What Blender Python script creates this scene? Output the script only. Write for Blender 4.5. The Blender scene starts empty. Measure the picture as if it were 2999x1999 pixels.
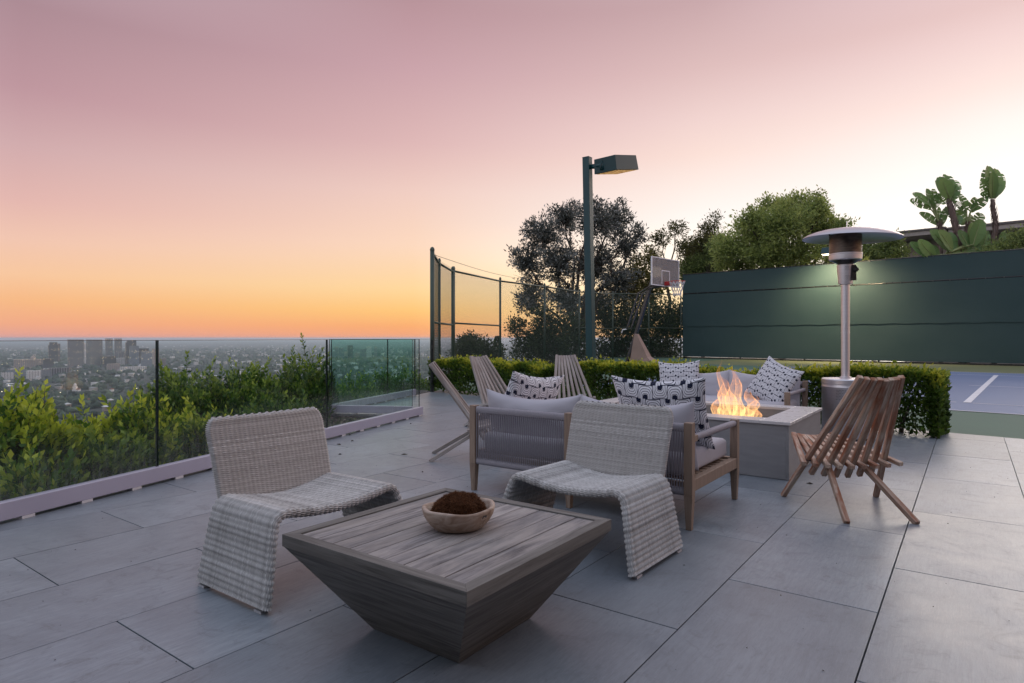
import bpy, bmesh, math, random
import numpy as np
from mathutils import Vector, Matrix, noise as mnoise

random.seed(7)
rng = np.random.default_rng(7)
SC = bpy.context.scene
COL = SC.collection

# ------------------------------------------------------------------ camera
CAM_H = 1.10
cam_data = bpy.data.cameras.new('camera')
cam = bpy.data.objects.new('camera', cam_data)
COL.objects.link(cam)
cam.location = (0.0, 0.0, CAM_H)
cam.rotation_euler = (math.radians(90), 0, 0)
cam_data.sensor_width = 36.0
cam_data.lens = 36.0 * 1833.0 / 2999.0
cam_data.shift_y = -10.0 / 2999.0
cam_data.clip_start = 0.05
cam_data.clip_end = 90000.0
SC.camera = cam

# ------------------------------------------------------------------ world (dusk sky)
SUN_AZ = math.radians(42.0)          # to the right of the view direction (+Y)
SUN_EL = math.radians(12.0)
world = bpy.data.worlds.new('World')
SC.world = world
world.use_nodes = True
wn = world.node_tree.nodes
wl = world.node_tree.links
wn.clear()


def s2l(c):
    return tuple(((x / 255.0) / 12.92 if x / 255.0 <= 0.04045 else ((x / 255.0 + 0.055) / 1.055) ** 2.4) for x in c)


def wmath(op, a, b=None, clamp=False):
    n = wn.new('ShaderNodeMath'); n.operation = op; n.use_clamp = clamp
    for i, x in enumerate((a, b)):
        if x is None:
            continue
        if hasattr(x, 'is_linked') or hasattr(x, 'links'):
            wl.new(x, n.inputs[i])
        else:
            n.inputs[i].default_value = x
    return n.outputs[0]


tc = wn.new('ShaderNodeTexCoord')
sep = wn.new('ShaderNodeSeparateXYZ'); wl.new(tc.outputs['Generated'], sep.inputs[0])
el = wmath('MULTIPLY', wmath('ARCSINE', wmath('MAXIMUM', wmath('MINIMUM', sep.outputs[2], 1.0), 0.0)), 2.0 / math.pi)
# angle in plan between the direction and the sun's azimuth, in degrees / 180
hx = wmath('SQRT', wmath('ADD', wmath('ADD', wmath('MULTIPLY', sep.outputs[0], sep.outputs[0]), wmath('MULTIPLY', sep.outputs[1], sep.outputs[1])), 1e-6))
cosd = wmath('DIVIDE', wmath('ADD', wmath('MULTIPLY', sep.outputs[0], math.sin(SUN_AZ)), wmath('MULTIPLY', sep.outputs[1], math.cos(SUN_AZ))), hx)
daz = wmath('DIVIDE', wmath('ARCCOSINE', wmath('MAXIMUM', wmath('MINIMUM', cosd, 0.99999), -0.99999)), math.pi)
ZEN = (206, 219, 242)


SKY_GAIN = 0.80                        # the picture is exposed for the terrace, +0.32 EV


def ramp(stops, gain=1.0, away=False):
    n = wn.new('ShaderNodeValToRGB')
    cr = n.color_ramp
    cr.interpolation = 'B_SPLINE' if False else 'LINEAR'
    for i, (e, c) in enumerate(stops):
        x = e / 90.0
        if i < 2:
            k = cr.elements[i]; k.position = x
        else:
            k = cr.elements.new(x)
        l = s2l(c[:3]); g_ = c[3] if len(c) > 3 else 1.0
        l = tuple(q * g_ * (SKY_GAIN if (e < 29 and not away) else 1.0) for q in l)
        k.color = (l[0] * gain, l[1] * gain, l[2] * gain, 1)
    wl.new(el, n.inputs[0])
    return n.outputs[0]


R0 = ramp([(0, (255, 240, 224, 1.7)), (4, (255, 246, 238, 1.6)), (8, (255, 247, 241, 1.15)), (12.6, (255, 249, 246, 1.0)), (15.3, (254, 240, 236)), (17.6, (250, 226, 220)), (20.9, (238, 208, 206)), (23, (228, 195, 193)), (30, (208, 184, 190)), (45, (204, 200, 212)), (65, (210, 214, 228)), (90, ZEN)])
R1 = ramp([(0, (255, 205, 140, 1.3)), (3, (255, 222, 170, 1.4)), (7, (255, 240, 222, 1.3)), (10.4, (255, 246, 240, 1.02)), (12.7, (254, 238, 230)), (15.7, (250, 222, 212)), (18.5, (240, 210, 205)), (22.4, (222, 188, 186)), (27.3, (200, 166, 168)), (38, (194, 180, 186)), (55, (206, 208, 222)), (90, ZEN)])
R2 = ramp([(0, (243, 160, 118)), (1.0, (250, 170, 108)), (2.4, (254, 196, 116)), (4.4, (254, 213, 152)), (8.3, (252, 215, 188)), (13, (240, 204, 192)), (17.1, (222, 182, 180)), (23.1, (202, 162, 168)), (28.1, (184, 146, 152)), (38, (188, 172, 180)), (55, (204, 206, 220)), (90, ZEN)])
R3 = ramp([(0, (226, 158, 146)), (1.0, (241, 168, 132)), (2.7, (246, 183, 130)), (4.6, (247, 197, 156)), (7.1, (241, 196, 174)), (9.9, (227, 181, 173)), (13.7, (209, 170, 171)), (17.6, (190, 149, 156)), (22.9, (172, 138, 146)), (33, (184, 168, 178)), (50, (200, 202, 218)), (90, ZEN)])
R4 = ramp([(0, (186, 186, 194)), (5, (198, 194, 200)), (12, (204, 202, 208)), (25, (204, 208, 222)), (45, (204, 216, 238)), (90, ZEN)], away=True)


def wmix(a, b, d0, d1):
    f = wmath('DIVIDE', wmath('SUBTRACT', daz, d0 / 180.0), (d1 - d0) / 180.0, True)
    m = wn.new('ShaderNodeMix'); m.data_type = 'RGBA'; m.clamp_result = False
    wl.new(f, m.inputs['Factor']); wl.new(a, m.inputs['A']); wl.new(b, m.inputs['B'])
    return m.outputs['Result']


skycol = wmix(wmix(wmix(wmix(R0, R1, 4, 25), R2, 25, 51), R3, 51, 80), R4, 80, 165)
nish = wn.new('ShaderNodeTexSky')
nish.sky_type = 'NISHITA'
nish.sun_disc = False
nish.sun_elevation = SUN_EL
nish.sun_rotation = SUN_AZ
nish.altitude = 260
bg1 = wn.new('ShaderNodeBackground'); wl.new(skycol, bg1.inputs[0]); bg1.inputs[1].default_value = 1.0
bg2 = wn.new('ShaderNodeBackground'); wl.new(nish.outputs[0], bg2.inputs[0]); bg2.inputs[1].default_value = 0.004
addw = wn.new('ShaderNodeAddShader'); wl.new(bg1.outputs[0], addw.inputs[0]); wl.new(bg2.outputs[0], addw.inputs[1])
wout = wn.new('ShaderNodeOutputWorld'); wl.new(addw.outputs[0], wout.inputs[0])

# ------------------------------------------------------------------ sun (already very low, soft)
sd = bpy.data.lights.new('sun', 'SUN')
sd.energy = 0.8
sd.angle = math.radians(28)
sd.color = (1.0, 0.90, 0.80)
sun = bpy.data.objects.new('sun', sd); COL.objects.link(sun)
sun_dir = Vector((math.sin(SUN_AZ) * math.cos(SUN_EL), math.cos(SUN_AZ) * math.cos(SUN_EL), math.sin(SUN_EL)))
sun.rotation_euler = sun_dir.to_track_quat('Z', 'Y').to_euler()
sun.location = (20, 20, 30)

SC.view_settings.view_transform = 'Standard'
SC.view_settings.look = 'None'
SC.view_settings.exposure = 0.32
SC.view_settings.gamma = 1.0
SC.view_settings.use_curve_mapping = False
cy = SC.cycles
cy.use_denoising = True
cy.max_bounces = 8
cy.diffuse_bounces = 3
cy.glossy_bounces = 3
cy.transmission_bounces = 6
cy.transparent_max_bounces = 24
cy.volume_bounces = 2
cy.caustics_reflective = False
cy.caustics_refractive = False
cy.sample_clamp_indirect = 4.0

# ------------------------------------------------------------------ helpers
F_PX, CX, HY = 1833.0, 1499.5, 989.5


def gpt(px, py, z=0.0):
    """plan point of a spot seen on the level z"""
    y = F_PX * (CAM_H - z) / (py - HY)
    return ((px - CX) * y / F_PX, y)


def at(px, py, y):
    """point at the depth y"""
    return Vector(((px - CX) * y / F_PX, y, CAM_H - (py - HY) * y / F_PX))


ANG = 0.6322
U = Vector((math.sin(ANG), math.cos(ANG), 0))
V = Vector((-math.cos(ANG), math.sin(ANG), 0))


def tag(o, label=None, cat=None, group=None, kind=None):
    if label: o['label'] = label
    if cat: o['category'] = cat
    if group: o['group'] = group
    if kind: o['kind'] = kind
    return o


def thing(name, label, cat, loc=(0, 0, 0), rz=0.0, group=None):
    o = bpy.data.objects.new(name, None); COL.objects.link(o)
    o.empty_display_size = 0.1
    o.location = loc; o.rotation_euler = (0, 0, rz)
    return tag(o, label, cat, group)


def link(name, me, parent=None):
    o = bpy.data.objects.new(name, me); COL.objects.link(o)
    if parent is not None: o.parent = parent
    return o


def copy_tree(o, parent=None):
    c = o.copy(); COL.objects.link(c); c.parent = parent
    for ch in list(o.children):
        copy_tree(ch, c)
    return c


def np_mesh(name, V_, F_, mat, attr=None, smooth=False, uv=None):
    V_ = np.asarray(V_, np.float32); F_ = np.asarray(F_, np.int32)
    me = bpy.data.meshes.new(name)
    k = F_.shape[1]
    me.vertices.add(len(V_)); me.vertices.foreach_set('co', V_.ravel())
    me.loops.add(F_.size); me.loops.foreach_set('vertex_index', F_.ravel())
    me.polygons.add(len(F_))
    me.polygons.foreach_set('loop_start', np.arange(0, F_.size, k, dtype=np.int32))
    me.polygons.foreach_set('loop_total', np.full(len(F_), k, np.int32))
    if smooth: me.polygons.foreach_set('use_smooth', np.ones(len(F_), bool))
    if attr is not None:
        a = me.attributes.new('tint', 'FLOAT', 'POINT'); a.data.foreach_set('value', np.asarray(attr, np.float32))
    if uv is not None:
        l = me.uv_layers.new(name='uv'); l.data.foreach_set('uv', np.asarray(uv, np.float32)[F_.ravel()].ravel())
    me.update(calc_edges=True)
    me.materials.append(mat)
    return me


class MB:
    """collects boxes, bars, tubes and lathes; build() links them as one mesh object"""
    def __init__(s): s.v = []; s.f = []

    def poly(s, pts, faces):
        b = len(s.v); s.v += [tuple(p) for p in pts]; s.f += [tuple(b + i for i in f) for f in faces]; return s

    def hexa(s, p):
        return s.poly(p, [(3, 2, 1, 0), (4, 5, 6, 7), (0, 1, 5, 4), (1, 2, 6, 5), (2, 3, 7, 6), (3, 0, 4, 7)])

    def box(s, x0, x1, y0, y1, z0, z1):
        return s.hexa([(x0, y0, z0), (x1, y0, z0), (x1, y1, z0), (x0, y1, z0), (x0, y0, z1), (x1, y0, z1), (x1, y1, z1), (x0, y1, z1)])

    def bar(s, a, b, w, t, up=(0, 0, 1), w2=None, t2=None):
        a = Vector(a); b = Vector(b); d = (b - a).normalized(); up = Vector(up)
        r = d.cross(up)
        if r.length < 1e-5: r = d.cross(Vector((0, 1, 0)))
        r.normalize(); n = r.cross(d).normalized()
        w2 = w if w2 is None else w2; t2 = t if t2 is None else t2
        q = []
        for c, ww, tt in ((a, w, t), (b, w2, t2)):
            q += [c - r * ww / 2 - n * tt / 2, c + r * ww / 2 - n * tt / 2, c + r * ww / 2 + n * tt / 2, c - r * ww / 2 + n * tt / 2]
        return s.hexa(q)

    def tube(s, pts, rad, n=8, cap=True):
        pts = [Vector(p) for p in pts]
        if not hasattr(rad, '__len__'): rad = [rad] * len(pts)
        b = len(s.v); ref = None
        for i, p in enumerate(pts):
            d = (pts[min(i + 1, len(pts) - 1)] - pts[max(i - 1, 0)]).normalized()
            if ref is None:
                ref = d.orthogonal().normalized()
            r = (ref - d * ref.dot(d)).normalized(); ref = r; t = d.cross(r)
            for k in range(n):
                a = 2 * math.pi * k / n
                s.v.append(tuple(p + (r * math.cos(a) + t * math.sin(a)) * rad[i]))
        for i in range(len(pts) - 1):
            for k in range(n):
                k2 = (k + 1) % n
                s.f.append((b + i * n + k, b + i * n + k2, b + (i + 1) * n + k2, b + (i + 1) * n + k))
        if cap:
            s.f.append(tuple(b + k for k in range(n))[::-1]); e = b + (len(pts) - 1) * n; s.f.append(tuple(e + k for k in range(n)))
        return s

    def lathe(s, prof, n=32, c=(0, 0, 0), sx=1.0, sy=1.0, wob=None):
        b = len(s.v)
        for i, (r, z) in enumerate(prof):
            for k in range(n):
                a = 2 * math.pi * k / n
                rr = r * (wob(a, i) if wob else 1.0)
                s.v.append((c[0] + rr * math.cos(a) * sx, c[1] + rr * math.sin(a) * sy, c[2] + z))
        for i in range(len(prof) - 1):
            for k in range(n):
                k2 = (k + 1) % n
                s.f.append((b + i * n + k, b + i * n + k2, b + (i + 1) * n + k2, b + (i + 1) * n + k))
        return s

    def mesh(s, name, mat, smooth=False):
        me = bpy.data.meshes.new(name); me.from_pydata(s.v, [], s.f); me.update()
        if smooth:
            me.polygons.foreach_set('use_smooth', [True] * len(me.polygons))
        me.materials.append(mat)
        return me

    def build(s, name, mat, parent=None, smooth=False, bevel=0.0, seg=2, autosm=None):
        o = link(name, s.mesh(name, mat, smooth), parent)
        if bevel:
            m = o.modifiers.new('bevel', 'BEVEL'); m.width = bevel; m.segments = seg; m.limit_method = 'ANGLE'; m.angle_limit = 0.6
        if autosm:
            smooth_by_angle(o, autosm)
        return o


def smooth_by_angle(o, ang=0.6):
    me = o.data
    bm = bmesh.new(); bm.from_mesh(me)
    for f in bm.faces: f.smooth = True
    for e in bm.edges:
        if len(e.link_faces) == 2 and e.calc_face_angle(0) > ang: e.smooth = False
    bm.to_mesh(me); bm.free()


# ------------------------------------------------------------------ materials
class NT:
    def __init__(s, name):
        s.m = bpy.data.materials.new(name); s.m.use_nodes = True
        s.t = s.m.node_tree; s.t.nodes.clear()
        s.out = s.t.nodes.new('ShaderNodeOutputMaterial')

    def n(s, kind, **kw):
        x = s.t.nodes.new('ShaderNode' + kind)
        for k, v in kw.items(): setattr(x, k, v)
        return x

    def l(s, a, b): s.t.links.new(a, b)

    def setv(s, sock, v):
        if hasattr(v, 'links'): s.l(v, sock)
        elif isinstance(v, (tuple, list)) and len(v) == 3 and sock.type == 'RGBA': sock.default_value = (*v, 1)
        else: sock.default_value = v

    def math(s, op, a, b=0.0, clamp=False):
        x = s.n('Math', operation=op, use_clamp=clamp); s.setv(x.inputs[0], a); s.setv(x.inputs[1], b); return x.outputs[0]

    def mix(s, f, a, b, bt='MIX'):
        x = s.n('Mix', data_type='RGBA', blend_type=bt); s.setv(x.inputs['Factor'], f); s.setv(x.inputs['A'], a); s.setv(x.inputs['B'], b); return x.outputs['Result']

    def coords(s, kind='Object', scale=(1, 1, 1), rand=False, rot=(0, 0, 0)):
        tcn = s.n('TexCoord'); c = tcn.outputs[kind]
        if rand:
            oi = s.n('ObjectInfo'); vm = s.n('VectorMath', operation='ADD')
            cm = s.n('CombineXYZ')
            for i in range(3): s.l(s.math('MULTIPLY', oi.outputs['Random'], 31.7 * (i + 1)), cm.inputs[i])
            s.l(c, vm.inputs[0]); s.l(cm.outputs[0], vm.inputs[1]); c = vm.outputs[0]
        mp = s.n('Mapping'); mp.inputs['Scale'].default_value = scale; mp.inputs['Rotation'].default_value = rot
        s.l(c, mp.inputs['Vector']); return mp.outputs[0]

    def noise(s, vec, scale=5, detail=4, rough=0.55, dist=0.0, out='Fac'):
        x = s.n('TexNoise'); s.l(vec, x.inputs['Vector']); x.inputs['Scale'].default_value = scale
        x.inputs['Detail'].default_value = detail; x.inputs['Roughness'].default_value = rough; x.inputs['Distortion'].default_value = dist
        return x.outputs[out]

    def ramp(s, f, stops):
        x = s.n('ValToRGB'); cr = x.color_ramp
        for i, (p, c) in enumerate(stops):
            e = cr.elements[i] if i < 2 else cr.elements.new(p)
            e.position = p; e.color = (*c, 1) if len(c) == 3 else c
        s.setv(x.inputs[0], f); return x.outputs[0]

    def bump(s, h, strength=0.3, dist=0.01):
        x = s.n('Bump'); x.inputs['Strength'].default_value = strength; x.inputs['Distance'].default_value = dist; s.l(h, x.inputs['Height']); return x.outputs[0]

    def bsdf(s, col, rough=0.5, metal=0.0, spec=0.5, nrm=None, **kw):
        p = s.n('BsdfPrincipled'); s.setv(p.inputs['Base Color'], col); s.setv(p.inputs['Roughness'], rough); s.setv(p.inputs['Metallic'], metal)
        s.setv(p.inputs['Specular IOR Level'], spec)
        if nrm is not None: s.l(nrm, p.inputs['Normal'])
        for k, v in kw.items(): s.setv(p.inputs[k], v)
        return p.outputs[0]

    def done(s, sh): s.l(sh, s.out.inputs['Surface']); return s.m


def rgb(h, g=1.0):
    return tuple(x * g for x in h)


def m_simple(name, c1, c2=None, rough=0.5, scale=8.0, bump=0.15, metal=0.0, spec=0.5, stretch=(1, 1, 1), rand=False, coord='Object', bdist=0.004, kind_detail=5):
    m = NT(name); v = m.coords(coord, stretch, rand)
    nz = m.noise(v, scale, kind_detail)
    c2 = c2 or tuple(x * 0.8 for x in c1)
    col = m.mix(m.ramp(nz, [(0.3, (0, 0, 0)), (0.7, (1, 1, 1))]), c1, c2)
    r = m.math('ADD', rough - 0.06, m.math('MULTIPLY', nz, 0.12))
    nr = m.bump(m.noise(v, scale * 5, 4), bump, bdist) if bump else None
    return m.done(m.bsdf(col, r, metal, spec, nr))


def m_wood(name, base, dark, light, rough=0.7, axis='Y', grain=60, stain=None, stain_amt=0.0, rand=True, bump=0.35, tone=0.25):
    """weathered timber with the grain along one axis"""
    m = NT(name)
    sc = {'X': (0.06, 1, 1), 'Y': (1, 0.06, 1), 'Z': (1, 1, 0.06)}[axis]
    v = m.coords('Object', sc, rand)
    g = m.noise(v, grain, 6, 0.65, 0.6)
    g2 = m.noise(v, grain * 0.25, 4, 0.6, 0.8)
    col = m.mix(m.ramp(g, [(0.32, (0, 0, 0)), (0.68, (1, 1, 1))]), dark, light)
    col = m.mix(m.math('MULTIPLY', m.ramp(g2, [(0.35, (0, 0, 0)), (0.7, (1, 1, 1))]), 0.65), col, base)
    if stain:
        v2 = m.coords('Object', {'X': (0.25, 1, 1), 'Y': (1, 0.25, 1), 'Z': (1, 1, 0.25)}[axis], rand)
        sn = m.ramp(m.noise(v2, 14, 5, 0.6, 0.5), [(0.5 - 0.1, (0, 0, 0)), (0.62, (1, 1, 1))])
        col = m.mix(m.math('MULTIPLY', sn, stain_amt), col, stain)
    if rand:
        oi = m.n('ObjectInfo')
        col = m.mix(m.math('MULTIPLY', oi.outputs['Random'], tone), col, (0.02, 0.018, 0.016))
    nr = m.bump(g, bump, 0.002)
    return m.done(m.bsdf(col, m.math('ADD', rough - 0.1, m.math('MULTIPLY', g, 0.2)), 0, 0.3, nr))


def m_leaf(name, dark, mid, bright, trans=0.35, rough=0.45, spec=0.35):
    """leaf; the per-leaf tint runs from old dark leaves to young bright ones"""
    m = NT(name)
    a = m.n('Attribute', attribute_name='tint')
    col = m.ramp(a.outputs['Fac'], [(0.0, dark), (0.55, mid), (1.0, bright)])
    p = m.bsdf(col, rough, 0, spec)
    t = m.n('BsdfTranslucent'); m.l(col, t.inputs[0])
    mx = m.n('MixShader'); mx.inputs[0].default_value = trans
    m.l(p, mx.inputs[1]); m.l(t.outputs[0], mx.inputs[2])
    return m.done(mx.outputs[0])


def m_tile():
    m = NT('porcelain_tile')
    v = m.coords('Object', (1, 1, 1), True)
    big = m.noise(v, 2.2, 6, 0.62, 0.6)
    streak = m.noise(m.coords('Object', (16, 1.5, 1), True), 5, 7, 0.72, 0.4)
    fine = m.noise(m.coords('Object', (80, 9, 1), True), 3.0, 4, 0.65)
    scuff = m.noise(v, 6, 9, 0.78, 1.4)
    speck = m.noise(v, 160, 3, 0.7)
    col = m.mix(m.ramp(big, [(0.34, (0, 0, 0)), (0.66, (1, 1, 1))]), (0.162, 0.192, 0.226), (0.270, 0.306, 0.346))
    col = m.mix(m.math('MULTIPLY', m.ramp(streak, [(0.40, (0, 0, 0)), (0.64, (1, 1, 1))]), 0.50), col, (0.125, 0.142, 0.162))
    col = m.mix(m.math('MULTIPLY', m.ramp(fine, [(0.45, (0, 0, 0)), (0.70, (1, 1, 1))]), 0.28), col, (0.34, 0.365, 0.39))
    col = m.mix(m.math('MULTIPLY', m.ramp(scuff, [(0.54, (0, 0, 0)), (0.66, (1, 1, 1))]), 0.55), col, (0.100, 0.104, 0.110))
    col = m.mix(m.math('MULTIPLY', m.ramp(speck, [(0.66, (0, 0, 0)), (0.74, (1, 1, 1))]), 0.5), col, (0.09, 0.09, 0.09))
    oi = m.n('ObjectInfo')
    col = m.mix(m.math('MULTIPLY', oi.outputs['Random'], 0.45), col, (0.125, 0.138, 0.155))
    r = m.math('ADD', 0.24, m.math('ADD', m.math('MULTIPLY', scuff, 0.20), m.math('MULTIPLY', big, 0.16)))
    nr = m.bump(m.math('ADD', streak, fine), 0.22, 0.0018)
    return m.done(m.bsdf(col, r, 0, 0.78, nr))


def m_glass(name='railing_glass', tint=(0.885, 0.945, 0.925)):
    m = NT(name)
    fr = m.n('Fresnel'); fr.inputs['IOR'].default_value = 1.5
    tr = m.n('BsdfTransparent')
    tr.inputs[0].default_value = (*tint, 1)
    gl = m.n('BsdfGlossy'); gl.inputs['Roughness'].default_value = 0.004; gl.inputs[0].default_value = (0.95, 0.98, 0.97, 1)
    mx = m.n('MixShader'); m.l(m.math('MULTIPLY', fr.outputs[0], 0.8), mx.inputs[0]); m.l(tr.outputs[0], mx.inputs[1]); m.l(gl.outputs[0], mx.inputs[2])
    # dried water runs and dust near the foot of the panes
    tcg = m.n('TexCoord'); sp = m.n('SeparateXYZ'); m.l(tcg.outputs['Object'], sp.inputs[0])
    low = m.math('SUBTRACT', 1.0, m.math('DIVIDE', m.math('SUBTRACT', sp.outputs[2], 0.12), 0.42), True)
    st = m.ramp(m.noise(m.coords('Object', (1, 1, 0.05)), 55, 4, 0.6), [(0.42, (0, 0, 0)), (0.75, (1, 1, 1))])
    dirt = m.math('MULTIPLY', m.math('MULTIPLY', low, m.math('ADD', m.math('MULTIPLY', st, 0.8), 0.2)), 0.16)
    df = m.n('BsdfDiffuse'); df.inputs[0].default_value = (0.62, 0.68, 0.70, 1)
    mx2 = m.n('MixShader'); m.l(dirt, mx2.inputs[0]); m.l(mx.outputs[0], mx2.inputs[1]); m.l(df.outputs[0], mx2.inputs[2])
    return m.done(mx2.outputs[0])


def m_glass_edge():
    m = NT('glass_edge')
    return m.done(m.bsdf((0.004, 0.018, 0.014), 0.12, 0, 0.6))


def m_clear(name, col=(0.9, 0.93, 0.93), amt=1.0, haze=0.0, hc=(0.6, 0.6, 0.62)):
    m = NT(name)
    fr = m.n('Fresnel'); fr.inputs['IOR'].default_value = 1.49
    tr = m.n('BsdfTransparent'); tr.inputs[0].default_value = (*col, 1)
    gl = m.n('BsdfGlossy'); gl.inputs['Roughness'].default_value = 0.03
    mx = m.n('MixShader'); m.l(m.math('MULTIPLY', fr.outputs[0], amt), mx.inputs[0]); m.l(tr.outputs[0], mx.inputs[1]); m.l(gl.outputs[0], mx.inputs[2])
    df = m.n('BsdfDiffuse'); df.inputs[0].default_value = (*hc, 1)
    mx2 = m.n('MixShader'); mx2.inputs[0].default_value = haze; m.l(mx.outputs[0], mx2.inputs[1]); m.l(df.outputs[0], mx2.inputs[2])
    return m.done(mx2.outputs[0])


def m_wicker():
    m = NT('grey_wicker')
    a = m.n('Attribute', attribute_name='tint')
    v = m.coords('Object', (1, 1, 1))
    nz = m.noise(v, 26, 4)
    col = m.ramp(a.outputs['Fac'], [(0.0, (0.25, 0.240, 0.232)), (0.5, (0.49, 0.475, 0.462)), (1.0, (0.72, 0.705, 0.69))])
    col = m.mix(m.math('MULTIPLY', m.ramp(nz, [(0.4, (0, 0, 0)), (0.75, (1, 1, 1))]), 0.25), col, (0.30, 0.27, 0.25))
    return m.done(m.bsdf(col, 0.62, 0, 0.3))


def m_fabric(name, col, scale=700):
    m = NT(name)
    v = m.coords('Object', (1, 1, 1))
    w = m.noise(v, scale * 0.4, 2)
    big = m.noise(v, 5, 4)
    c = m.mix(m.math('MULTIPLY', big, 0.25), col, tuple(x * 0.82 for x in col))
    nr = m.bump(w, 0.25, 0.0012)
    return m.done(m.bsdf(c, 0.9, 0, 0.12, nr, **{'Sheen Weight': 0.15}))


def m_pattern(name, cells):
    """woven print: nested rounded arcs about dark blobs, in alternating half-drop cells"""
    m = NT(name)
    uvn = m.n('UVMap'); sp = m.n('SeparateXYZ'); m.l(uvn.outputs[0], sp.inputs[0])
    wob = m.noise(m.coords('Object', (1, 1, 1)), 30, 3)
    x = m.math('ADD', m.math('MULTIPLY', sp.outputs[0], cells), m.math('MULTIPLY', wob, 0.05))
    y = m.math('ADD', m.math('MULTIPLY', sp.outputs[1], cells), m.math('MULTIPLY', wob, 0.05))
    row = m.math('FLOOR', y)
    xs = m.math('ADD', x, m.math('MULTIPLY', m.math('MODULO', row, 2.0), 0.5))
    fx = m.math('SUBTRACT', m.math('FRACT', xs), 0.5)
    fy = m.math('FRACT', y)
    col_i = m.math('FLOOR', xs)
    flip = m.math('MODULO', m.math('ADD', m.math('ABSOLUTE', col_i), row), 2.0)
    fy2 = m.math('ADD', m.math('MULTIPLY', fy, m.math('SUBTRACT', 1.0, flip)), m.math('MULTIPLY', m.math('SUBTRACT', 1.0, fy), flip))
    ax = m.math('MULTIPLY', m.math('ABSOLUTE', fx), 1.15)
    d = m.math('POWER', m.math('ADD', m.math('POWER', ax, 3.2), m.math('POWER', m.math('MULTIPLY', fy2, 0.62), 3.2)), 1 / 3.2)
    rings = m.math('FRACT', m.math('MULTIPLY', d, 9.0))
    line = m.math('LESS_THAN', rings, 0.22)
    blob = m.math('LESS_THAN', d, 0.20)
    vline = m.math('LESS_THAN', m.math('ABSOLUTE', m.math('SUBTRACT', m.math('ABSOLUTE', fx), 0.5)), 0.018)
    hline = m.math('MULTIPLY', m.math('LESS_THAN', m.math('ABSOLUTE', m.math('SUBTRACT', fy2, 0.98)), 0.03), 1.0)
    ink = m.math('MAXIMUM', m.math('MAXIMUM', line, blob), m.math('MAXIMUM', vline, hline))
    w = m.noise(m.coords('Object', (1, 1, 1)), 420, 2)
    ink = m.math('MULTIPLY', ink, m.math('GREATER_THAN', w, 0.30))
    col = m.mix(ink, (0.74, 0.74, 0.78), (0.014, 0.018, 0.042))
    return m.done(m.bsdf(col, 0.88, 0, 0.12, m.bump(w, 0.2, 0.001), **{'Sheen Weight': 0.1}))


def m_emit(name, col, s):
    m = NT(name); e = m.n('Emission'); e.inputs[0].default_value = (*col, 1); e.inputs[1].default_value = s
    return m.done(e.outputs[0])


M = {}
M['tile'] = m_tile()
M['grout'] = m_simple('grout', (0.022, 0.022, 0.024), rough=0.9)
M['glass'] = m_glass()
M['glass_edge'] = m_glass_edge()
M['glass_green'] = m_glass('green_railing_glass', (0.66, 0.86, 0.79))
M['shoe'] = m_simple('painted_shoe', (0.42, 0.40, 0.50), (0.46, 0.44, 0.54), 0.42, 3, 0.03)
M['shim'] = m_simple('white_shim', (0.75, 0.73, 0.75), rough=0.5)
M['dark_steel'] = m_simple('dark_steel', (0.015, 0.018, 0.018), rough=0.45)
M['wicker'] = m_wicker()
M['plastic_foot'] = m_simple('plastic_foot', (0.55, 0.54, 0.56), rough=0.5)
M['table_top'] = m_wood('grey_table_plank', (0.185, 0.176, 0.180), (0.078, 0.073, 0.076), (0.40, 0.375, 0.37), 0.75, 'Y', 55, (0.56, 0.50, 0.45), 0.38)
M['table_side'] = m_wood('grey_table_panel', (0.140, 0.132, 0.122), (0.062, 0.058, 0.054), (0.25, 0.238, 0.222), 0.7, 'X', 55, None, 0, True, 0.4, 0.15)
M['stick'] = m_wood('silver_teak_stick', (0.42, 0.375, 0.35), (0.23, 0.195, 0.175), (0.62, 0.57, 0.54), 0.75, 'Z', 70, (0.20, 0.12, 0.085), 0.35)
M['stick_red'] = m_wood('worn_teak_stick', (0.60, 0.46, 0.35), (0.33, 0.20, 0.125), (0.78, 0.66, 0.56), 0.72, 'Z', 70, (0.30, 0.085, 0.028), 0.85)
M['teak'] = m_wood('teak_frame', (0.30, 0.215, 0.160), (0.21, 0.145, 0.105), (0.40, 0.30, 0.235), 0.6, 'Z', 60, None, 0, True, 0.2, 0.12)
M['rope'] = m_simple('grey_rope', (0.33, 0.305, 0.335), (0.26, 0.24, 0.265), 0.8, 120, 0.3)
M['cushion'] = m_fabric('lilac_grey_canvas', (0.47, 0.455, 0.50))
M['print_large'] = m_pattern('large_arc_print', 6.4)
M['print_small'] = m_pattern('small_arc_print', 8.0)
M['pit_panel'] = m_simple('grey_stone_cladding', (0.215, 0.212, 0.218), (0.275, 0.272, 0.278), 0.5, 7, 0.12, stretch=(0.5, 1, 2.6), rand=True)
M['pit_top'] = m_simple('pale_stone_top', (0.60, 0.57, 0.56), (0.54, 0.52, 0.53), 0.28, 6, 0.05)
M['lava'] = m_simple('lava_rock', (0.035, 0.035, 0.042), (0.06, 0.06, 0.07), 0.6, 20)
M['steel'] = m_simple('brushed_steel', (0.74, 0.72, 0.75), (0.68, 0.66, 0.69), 0.42, 4, 0.05, 1.0, stretch=(1, 1, 12))
M['alu'] = m_simple('alu_dome', (0.52, 0.49, 0.52), (0.47, 0.44, 0.47), 0.36, 4, 0.02, 0.9)
M['soot'] = m_simple('sooty_screen', (0.06, 0.05, 0.045), (0.20, 0.16, 0.13), 0.35, 9, 0.2, 0.8, stretch=(1, 1, 3))
M['black'] = m_simple('black_metal', (0.014, 0.014, 0.015), rough=0.3)
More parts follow.
